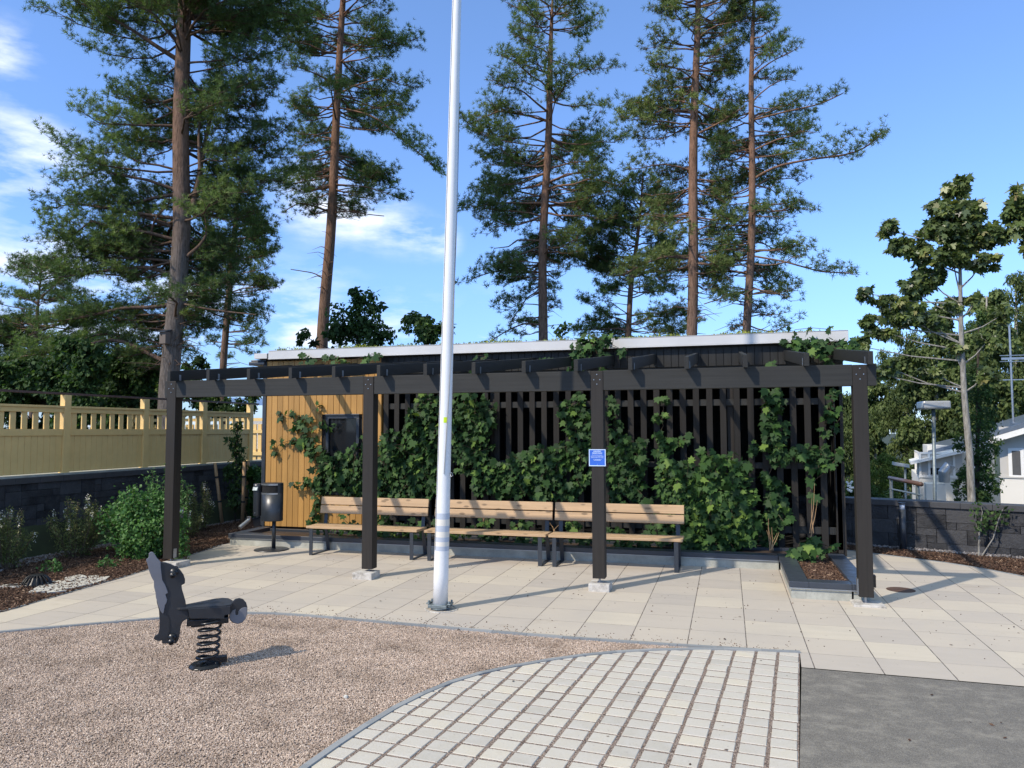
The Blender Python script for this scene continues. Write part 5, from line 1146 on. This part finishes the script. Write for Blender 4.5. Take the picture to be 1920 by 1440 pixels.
for h_o, (cx_, cy_), ang in ((h1, (x0, hy), -9.5), (h2, (X0, h2y), -18.5)):
    h_o.location = (cx_, cy_, -3)
    for c in h_o.children: c.matrix_parent_inverse = Matrix.Translation(-Vector(h_o.location))
    h_o.rotation_euler.z = math.radians(ang)
ae = empty('aerial', tuple(A(1900, 790, h2y+1.9)), 'tall metal television aerial rising from the house roof', 'aerial'); ax_ = A(1900, 790, h2y+1.9)
top_ = A(1899, 610, h2y+1.9)[2]
MB().tube([(ax_[0], ax_[1], z_(805)), (ax_[0], ax_[1], top_)], .028, 8).build('mast', 'steel', ae)
z2 = A(1900, 712, h2y+1.9)[2]; z1_ = A(1900, 672, h2y+1.9)[2]
MB().box(ax_[0]-.62, ax_[0]+.7, ax_[1]-.01, ax_[1]+.01, z2-.015, z2+.015).box(ax_[0]-.25, ax_[0]+.35, ax_[1]-.03, ax_[1]-.012, z1_-.04, z1_+.03).box(ax_[0]-.3, ax_[0]+.4, ax_[1]-.05, ax_[1]-.035, z1_+.08, z1_+.1).box(ax_[0]-.3, ax_[0]+.35, ax_[1]-.05, ax_[1]-.035, z1_-.1, z1_-.085).build('arms', 'steel', ae)
# lamps and handrail
def lamp(px, pb, pt, Y, w, h_, dpt, label, slope=0.0):
    a = A(px, pb, Y); b_ = A(px, pt, Y); o = empty('street_lamp', (a[0], Y, -1.5), label, 'street lamp')
    MB().tube([(a[0], Y, -1.6), (b_[0], Y, b_[2])], w*.068 if slope == 0 else .03, 12).build('pole', 'galvanised', o, 0, True)
    m_ = MB(); v_ = [(b_[0]+i*w/2-.0+(.06*w if slope == 0 else -.25*w), Y+j*dpt, b_[2]+k*h_+(i*slope)) for k in (0, 1) for (i, j) in ((-1, -.3), (1, -.3), (1, .7), (-1, .7))]
    m_.add(v_, [(0, 3, 2, 1), (4, 5, 6, 7), (0, 1, 5, 4), (1, 2, 6, 5), (2, 3, 7, 6), (3, 0, 4, 7)]); m_.build('lamp_head', 'lamp_shell', o, .03 if slope == 0 else .01)
plain('lamp_shell', (.42, .43, .43), .4, .3, var=.05)
lamp(1750, 945, 767, 17.0, .50, .16, .60, 'grey post lamp with a wide box head above the low wall')
lamp(1697, 945, 875, 24.0, .40, .10, .3, 'smaller far lamp with a flat tilted white head', -.035)
hr = empty('handrail', tuple(A(1700, 930, 17.0)), 'metal handrail with thick brown top tube behind the low wall', 'handrail')
P0, P1 = A(1668, 896, 18.5), A(1727, 908, 15.4)
MB().tube([P0, P1], .042, 14).build('top_tube', 'brown_metal', hr, 0, True)
MB().tube([P0+[0, 0, -.24], P1+[0, 0, -.20]], .018, 10).build('lower_tube', 'galvanised', hr)
for t_ in (.05, .9):
    c = P0+(P1-P0)*t_; MB().tube([c-[0, 0, 1.2], c], .035, 10).build('post', 'galvanised', hr)
# house beyond the yellow fence
hx = A(392, 745, 24)[0]
h3 = empty('brick_house', (hx+1.5, 26, 1.0), 'white brick house with blue grey curved roof behind the fence', 'house')
xr = A(500, 790, 24)[0]
MB().box(hx+.9, xr+1, 24, 28, .9, A(485, 786, 24)[2]).build('wall', 'brick_white', h3) if 'brick_white' in MAT else None
m, t, b = newmat('brick_white'); g = G(t); br_ = g.n('ShaderNodeTexBrick', i={'Scale': 5.0, 'Color1': (.62, .60, .56, 1), 'Color2': (.55, .53, .5, 1), 'Mortar': (.38, .36, .34, 1), 'Mortar Size': .02}); g.l(g.pos((1, 1, 1), (math.radians(90), 0, 0)), br_.inputs[0]); g.l(br_.outputs[0], b.inputs['Base Color']); b.inputs['Roughness'].default_value = .8
MB().box(hx+1.0, xr+1, 24, 28, .9, A(485, 788, 24)[2]).build('wall', 'brick_white', h3)
rt = A(430, 744, 24)[2]; re_ = A(470, 760, 24)[2]
m_ = MB(); xs_ = np.linspace(hx, A(473, 760, 24)[0], 8); zs_ = [rt+.0-(k/7)**2.2*(rt-re_) for k in range(8)]
vs = [(x, 23.8, z) for x, z in zip(xs_, zs_)]+[(x, 28, z+.1) for x, z in zip(xs_, zs_)]+[(x, 23.8, z-.12) for x, z in zip(xs_, zs_)]+[(x, 28, z-.05) for x, z in zip(xs_, zs_)]
m_.add(vs, [(i, i+1, 9+i, 8+i) for i in range(7)]+[(16+i, 17+i, i+1, i) for i in range(7)]); m_.build('roof', 'blue_tarp', h3)

# ------------------------------------------------------------------ garden plants, left
def shrub(name, label, c, rx, rz_, n, ls, tpl, mat, seed, cat='shrub', group=None, ry=None, stems=26, flowers=0, subr=.30):
    rg = np.random.default_rng(seed); ry = ry or rx; root = empty(name, (c[0], c[1], 0), label, cat, group); st = MB(); Cs = []; tn = []; tips = []
    for k in range(stems):
        a = rg.uniform(0, 6.28); rr = rg.uniform(.1, 1)**.6; tip = np.array([c[0]+math.cos(a)*rx*rr, c[1]+math.sin(a)*ry*rr, rz_*(1-.45*rr**2)*rg.uniform(.82, 1.12)])
        b_ = np.array([c[0]+math.cos(a)*.08, c[1]+math.sin(a)*.08, 0.]); md = (b_+tip)/2+np.array([math.cos(a)*rx*.1, math.sin(a)*ry*.1, rz_*.08])
        path = [b_, md, tip]; st.tube(path, [.007, .005, .003], 4, .5, False); tips.append(tip)
        m_ = n//stems; t_ = rg.uniform(.12, 1.02, m_)[:, None]; p_ = (1-t_)**2*b_+2*t_*(1-t_)*md+t_*t_*tip
        Cs.append(p_+rg.normal(0, 1, (m_, 3))*subr*rx*(.35+.3*(1-t_))); tn.append(rg.uniform(.2, .8)+rg.normal(0, .14, m_)+.12*t_[:, 0])
    C = np.concatenate(Cs); C[:, 2] = np.abs(C[:, 2])+.01; st.build('stems', 'twig', root)
    leaves('foliage', C, ls, tpl, mat, root, rg, out=(.3, -.7, .5), down=.15, tint=np.concatenate(tn), flat=.9)
    if flowers:
        fl = []; idx = rg.choice(len(tips), min(flowers, len(tips)), replace=False)
        for i in idx:
            m_ = 26; fl.append(tips[i]+np.stack([rg.normal(0, .014, m_), rg.normal(0, .014, m_), rg.uniform(-.10, .05, m_)], 1))
        C = np.concatenate(fl); n_ = len(C); half = n_//2
        leaves('flowers', C[:half], .020, DIAMOND, 'flower', root, rg, flat=1.0); leaves('dry_flowers', C[half:], .020, DIAMOND, 'flower_brown', root, rg, flat=1.0)
    return root
shrub('garden_shrub', 'large bright green bushy shrub beside the leftmost pergola post', (-8.02, 8.95, 0), .66, .95, 11000, .050, DIAMOND, 'shrub_leaf', 301, stems=60, subr=.22, ry=.45)
shrub('garden_shrub', 'taller thin shoots of a grey green shrub behind the bright bush', (-8.25, 9.75, 0), .52, 1.30, 3000, .050, SLIM, 'shrub_grey' if 'shrub_grey' in MAT else 'shrub_leaf', 302, stems=22, subr=.14)
shrub('flowering_shrub', 'cream flowered shrub at the left of the bright green bush', (-8.95, 8.75, 0), .42, .88, 4200, .040, SLIM, 'spirea_leaf', 303, stems=34, flowers=18, subr=.16, group='cream flowered shrubs along the wall')
shrub('flowering_shrub', 'cream flowered shrub cut by the left picture edge', (-9.05, 7.75, 0), .33, .85, 3400, .040, SLIM, 'spirea_leaf', 304, stems=30, flowers=18, subr=.16, group='cream flowered shrubs along the wall')
shrub('flowering_shrub', 'tall narrow cream flowered shrub between post and leaning stake', (-9.15, 11.6, 0), .24, .85, 2400, .040, SLIM, 'spirea_leaf', 305, stems=20, flowers=12, subr=.2, group='cream flowered shrubs along the wall')
shrub('flowering_shrub', 'low cream flowered shrub right beside the bollard lamp', (-8.85, 10.9, 0), .30, .50, 1700, .035, SLIM, 'spirea_leaf', 306, stems=18, flowers=6, subr=.2, group='cream flowered shrubs along the wall')
shrub('seedling', 'tiny green weed growing in the mulch near the drain', (-8.3, 7.75, 0), .12, .16, 260, .03, DIAMOND, 'shrub_leaf', 307, stems=10, cat='weed')
shrub('seedling', 'small weed in front of the bright green bush', (-7.9, 8.25, 0), .12, .12, 200, .03, DIAMOND, 'shrub_leaf', 308, stems=10, cat='weed')
shrub('ground_plant', 'low leafy plant at the foot of the leftmost post', (-7.35, 8.95, 0), .10, .40, 360, .04, DIAMOND, 'shrub_leaf', 309, stems=10, cat='plant')
broadleaf('sapling', 'young tree tied between stakes in front of the yellow fence', 12.9, [(445, 800, 10, 14), (440, 830, 14, 16), (446, 860, 17, 16), (438, 885, 18, 18), (442, 912, 16, 16), (440, 938, 14, 14), (450, 845, 12, 10)], 1100, .075, DIAMOND, 'dark_leaf', 310, [(441, 982, .014), (441, 900, .012), (446, 790, .005)], cat='young tree', subr=.45, low=0)
broadleaf('garden_shrub', 'broad leaved green bush in the corner by the shed', 13.6, [(478, 895, 10, 22), (484, 925, 12, 22), (478, 950, 10, 14)], 700, .13, HOP, 'shrub_leaf', 311, None, cat='shrub', subr=.5)
# right side small plants
r0 = gz(1838, 1042)
rs = empty('young_shrub', (r0[0], r0[1], 0), 'thin young shrub with two pale stems by the right wall', 'shrub')
s1 = MB(); s1.tube([(r0[0]-.02, r0[1], 0), at(1836, 1000, r0[1]), at(1842, 960, r0[1]), at(1838, 945, r0[1])], [.014, .010, .006, .003], 6); s1.tube([(r0[0]+.02, r0[1], 0), at(1862, 1010, r0[1]), at(1872, 975, r0[1]), at(1880, 955, r0[1])], [.011, .008, .005, .003], 6); s1.tube([at(1838, 1015, r0[1]), at(1830, 980, r0[1])], [.006, .003], 5)
s1.build('stems', 'bark_pale', rs)
rgq = np.random.default_rng(77); Cq = np.concatenate([at(px, py, r0[1])[None]+rgq.normal(0, .055, (n_, 3)) for px, py, n_ in ((1836, 952, 30), (1845, 975, 36), (1835, 985, 16), (1872, 965, 32), (1884, 958, 18), (1860, 985, 16))])
leaves('foliage', Cq, .065, DIAMOND, 'dark_leaf', rs, rgq)
shrub('seedling', 'tiny weed growing at the foot of the right block wall', tuple(gz(1800, 1032)), .14, .10, 160, .04, DIAMOND, 'shrub_leaf', 312, stems=8, cat='weed')

# ------------------------------------------------------------------ climbing hops
VINES = [
 ('thin hop shoots climbing the upper orange boards', 11.24, [(552, 772, 12, 8, .5), (560, 800, 16, 10, .8), (580, 815, 14, 10, .8), (560, 825, 16, 10, .8), (530, 830, 8, 10, .6), (515, 845, 5, 12, .5), (610, 795, 20, 7, .5), (598, 760, 7, 8, .35), (575, 785, 14, 8, .6), (523, 780, 5, 12, .3)]),
 ('dense hop across the orange wall and its window', 11.18, [(575, 835, 18, 13, 1), (600, 850, 16, 14, 1), (610, 880, 22, 22, 1.2), (640, 875, 26, 24, 1.2), (670, 860, 24, 26, 1.2), (655, 900, 24, 22, 1.1), (625, 900, 18, 18, 1), (675, 905, 18, 22, 1.1), (690, 835, 14, 14, 1), (665, 935, 18, 10, .7)]),
 ('hop arm reaching left low on the orange boards', 11.20, [(560, 908, 14, 7, .8), (580, 902, 12, 8, .9), (595, 925, 9, 16, 1), (590, 955, 9, 16, 1), (588, 980, 12, 10, 1), (598, 905, 10, 12, .9)]),
 ('tall hop mass left of the white flagpole', 11.14, [(735, 825, 20, 18, 1), (760, 850, 26, 26, 1.1), (730, 870, 24, 26, 1.1), (720, 905, 24, 24, 1.1), (765, 895, 28, 28, 1.1), (790, 790, 26, 26, 1.2), (805, 760, 26, 22, 1.2), (812, 830, 24, 30, 1.2), (790, 860, 22, 24, 1.1), (800, 905, 22, 24, 1), (755, 925, 34, 14, .9), (775, 815, 20, 20, 1), (735, 845, 20, 16, 1), (820, 880, 16, 30, 1)]),
 ('tall hop mass just right of the white flagpole', 11.14, [(865, 765, 24, 28, 1.2), (890, 755, 24, 20, 1), (880, 800, 32, 26, 1.2), (870, 840, 26, 26, 1.2), (905, 790, 20, 22, 1), (900, 835, 24, 22, 1), (880, 870, 22, 14, .9), (920, 775, 14, 18, .5), (910, 870, 16, 16, .8)]),
 ('bushy hop behind the backrest of the middle bench', 11.12, [(925, 885, 22, 24, 1), (905, 905, 18, 18, 1), (955, 890, 26, 26, 1.1), (985, 870, 26, 26, 1.1), (1010, 860, 24, 24, 1), (1000, 900, 28, 26, 1.1), (1035, 880, 24, 28, 1.1), (950, 915, 30, 14, 1), (1035, 915, 26, 16, 1), (1055, 850, 20, 20, 1), (975, 912, 24, 16, 1)]),
 ('hop climbing behind the left edge of the blue sign', 11.16, [(1065, 770, 14, 20, 1), (1085, 755, 16, 16, 1), (1100, 790, 12, 26, 1), (1078, 805, 14, 18, 1), (1085, 845, 18, 18, 1), (1090, 890, 18, 24, 1), (1070, 920, 18, 16, .9), (1090, 740, 10, 8, .8), (1105, 820, 10, 22, 1)]),
 ('hop winding down right of the blue sign post', 11.14, [(1147, 765, 11, 16, .9), (1155, 800, 12, 12, .9), (1165, 825, 16, 12, 1), (1185, 845, 22, 16, 1), (1160, 860, 18, 18, 1), (1190, 875, 22, 18, 1), (1160, 895, 20, 20, 1), (1190, 905, 16, 18, .9), (1210, 935, 12, 12, .8), (1170, 930, 20, 12, .9), (1200, 830, 12, 8, .6)]),
 ('single hop shoot with pale leaves between bare slats', 11.2, [(1240, 750, 9, 8, 1), (1240, 781, 14, 7, 1), (1233, 818, 10, 10, 1), (1250, 830, 16, 10, .9), (1275, 828, 16, 8, .8), (1240, 845, 16, 10, .9), (1290, 820, 10, 6, .6)]),
 ('great light green hop mass right of the last bench', 11.0, [(1255, 880, 22, 20, 1.1), (1290, 890, 26, 26, 1.2), (1260, 920, 24, 24, 1.2), (1300, 930, 30, 28, 1.2), (1335, 880, 20, 20, 1.1), (1345, 925, 30, 30, 1.2), (1330, 975, 34, 28, 1.2), (1370, 965, 30, 30, 1.2), (1300, 980, 26, 30, 1.1), (1395, 990, 24, 26, 1.1), (1370, 865, 18, 14, 1), (1390, 885, 18, 18, 1), (1350, 1015, 40, 18, 1.1), (1400, 935, 20, 26, 1.1), (1300, 1015, 22, 18, 1), (1325, 850, 16, 8, .8), (1380, 905, 20, 20, 1)]),
 ('upright hop column left of the slatted corner', 11.18, [(1450, 735, 16, 8, 1), (1450, 755, 20, 12, 1.1), (1442, 775, 10, 8, .8), (1450, 800, 22, 14, 1.1), (1450, 830, 22, 14, 1.1), (1460, 855, 16, 14, 1), (1440, 895, 12, 12, .9), (1452, 915, 16, 16, 1), (1455, 940, 16, 16, 1), (1460, 965, 20, 14, 1), (1435, 980, 20, 16, 1), (1445, 1000, 18, 12, .9), (1415, 845, 10, 14, .8), (1425, 1010, 12, 12, .8)]),
 ('hop arm stretching right with a thin hanging shoot', 11.18, [(1485, 850, 16, 8, .9), (1510, 845, 20, 11, 1), (1535, 850, 20, 14, 1), (1555, 862, 14, 12, 1), (1530, 872, 18, 10, 1), (1573, 855, 8, 10, .6), (1522, 905, 6, 10, .6), (1520, 930, 6, 10, .4), (1575, 845, 6, 5, .6)]),
 ('hop leaves hanging down the right corner slats', 11.2, [(1558, 740, 10, 8, 1), (1560, 765, 9, 10, .9), (1552, 782, 11, 7, 1), (1548, 805, 9, 6, .8), (1565, 800, 5, 8, .4)]),
 ('young hop plant growing in the mulch corner of the planter', 10.25, [(1500, 1035, 14, 10, 1.1), (1515, 1025, 14, 10, 1.1), (1510, 1045, 14, 8, 1), (1535, 1030, 12, 8, .9), (1556, 1027, 10, 6, .9), (1520, 1010, 6, 8, .6)]),
 ('low hop foliage under the leftmost bench', 10.85, [(620, 993, 26, 9, .8), (660, 990, 26, 10, .9), (640, 965, 14, 7, .4), (720, 975, 26, 10, .7), (740, 995, 30, 9, .9), (780, 990, 24, 12, .8), (690, 998, 24, 8, .8)]),
 ('low hop foliage under the middle bench', 10.85, [(860, 1000, 24, 8, .6), (910, 975, 16, 8, .6), (930, 1003, 26, 9, .8), (975, 980, 20, 10, .7), (990, 1008, 24, 9, .8), (820, 985, 12, 10, .6), (880, 990, 10, 8, .5)]),
 ('low hop foliage under the rightmost bench', 10.85, [(1075, 985, 14, 12, .8), (1090, 1012, 20, 8, .6), (1150, 1000, 20, 12, .7), (1190, 1015, 30, 10, .9), (1230, 1000, 24, 16, 1), (1255, 975, 22, 22, 1.1), (1270, 1010, 24, 14, 1)]),
 ('hop tuft spilling over the roof edge above the middle rafters', 11.02, [(1095, 645, 24, 10, 1), (1120, 640, 26, 9, 1), (1090, 665, 18, 10, .9), (1080, 685, 12, 12, .9), (1150, 635, 14, 5, .7), (1130, 655, 14, 6, .6), (1165, 655, 12, 4, .4), (1100, 625, 10, 5, .4), (1125, 693, 6, 6, .6)]),
 ('hop tuft over the right end of the roof edge', 11.0, [(1490, 640, 22, 9, 1), (1515, 650, 26, 10, 1), (1550, 648, 22, 12, 1), (1575, 655, 16, 12, 1), (1545, 670, 12, 10, .9), (1595, 645, 10, 9, .9), (1600, 660, 8, 8, .8), (1490, 618, 26, 5, .35), (1555, 617, 7, 6, .6), (1450, 690, 16, 4, .7), (1445, 685, 10, 4, .6)]),
 ('sparse hop shoots below the left part of the roof edge', 11.06, [(570, 665, 10, 6, .9), (580, 678, 16, 6, .9), (612, 670, 7, 5, .5), (630, 675, 14, 6, .6), (645, 682, 10, 4, .6), (705, 663, 10, 6, .7), (690, 670, 5, 4, .5), (690, 680, 6, 3, .3), (910, 668, 16, 5, .5), (890, 690, 16, 4, .6), (1020, 672, 8, 4, .3)]),
]
for k, (lb_, Y, bl) in enumerate(VINES):
    rg = np.random.default_rng(500+k); C = []; tn = []; st = MB()
    root = empty('climbing_hop', tuple(at(bl[0][0], bl[0][1], Y)), lb_, 'climbing plant', 'hop vines growing over the shed front')
    base_t = .55 if 'light green' in lb_ or 'single' in lb_ or 'young' in lb_ else .37
    prev = None; pts_ = []
    for (px, py, rx, ry, d) in bl:
        c = at(px, py, Y); sc_ = np.dot(c-np.array([0, 0, H]), _f)/F; n = max(5, int(d*rx*ry*.135))
        a = rg.uniform(0, 6.283, n); rr = np.sqrt(rg.uniform(0, 1, n))*1.18
        off = rg.normal(0, 1, n)
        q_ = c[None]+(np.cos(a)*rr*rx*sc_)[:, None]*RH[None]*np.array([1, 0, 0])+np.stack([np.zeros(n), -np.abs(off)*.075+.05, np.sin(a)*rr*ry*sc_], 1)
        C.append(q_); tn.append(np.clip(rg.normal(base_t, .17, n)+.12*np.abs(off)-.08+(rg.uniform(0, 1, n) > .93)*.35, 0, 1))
        pts_.append(c)
        for _ in range(max(1, n//14)):
            i = rg.integers(0, n, 2); a0_, a1_ = q_[i[0]], q_[i[1]]; md = (a0_+a1_)/2+rg.normal(0, .03, 3); st.tube([a0_, md, a1_], .0025, 4, rg.random(), False)
    for i in range(len(pts_)-1):
        a0_, a1_ = pts_[i], pts_[i+1]
        if np.linalg.norm(a1_-a0_) < .6: st.tube([a0_+[0, .02, 0], (a0_+a1_)/2+rg.normal(0, .03, 3), a1_+[0, .02, 0]], .004, 4, rg.random(), False)
    st.build('stems', 'twig', root)
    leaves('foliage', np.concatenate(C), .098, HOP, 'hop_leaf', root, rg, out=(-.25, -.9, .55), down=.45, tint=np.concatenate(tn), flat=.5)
# dry stems at the planter
ds = empty('dry_stems', tuple(gz(1450, 1030, .15)), 'pale dry plant stems standing behind the planter cap', 'dry stems')
m_ = MB(); rg_ = random.Random(8)
for (px, py, n_, hp) in ((1448, 1032, 6, 60), (1518, 1030, 5, 45), (1522, 1000, 3, 110), (905, 985, 4, 28), (1040, 1000, 3, 24)):
    for _ in range(n_):
        a = at(px+rg_.uniform(-5, 5), py, 10.9); c = at(px+rg_.uniform(-14, 14), py-hp*rg_.uniform(.5, 1), 10.95); m_.tube([a, (a+c)/2+np.array([rg_.uniform(-.02, .02), 0, 0]), c], [.006, .004, .002], 4)
m_.build('stems', 'stake_wood', ds)

# white flowers on far hedge
m_ = MB(); rg_ = random.Random(3)
for _ in range(26):
    a = A(rg_.choice([1572, 1578, 1590, 1594, 1597])+rg_.uniform(-4, 4), rg_.uniform(905, 925), 23.5); m_.lathe(tuple(a), [(.02, 0), (.035, .03), (.02, .06)], 6)
tag(m_.build('hedge_flowers', 'white_paint'), 'cluster of small white flowers in front of the far hedge', 'flowers')
print('objects', len(bpy.data.objects), 'polys', sum(len(m.polygons) for m in bpy.data.meshes))
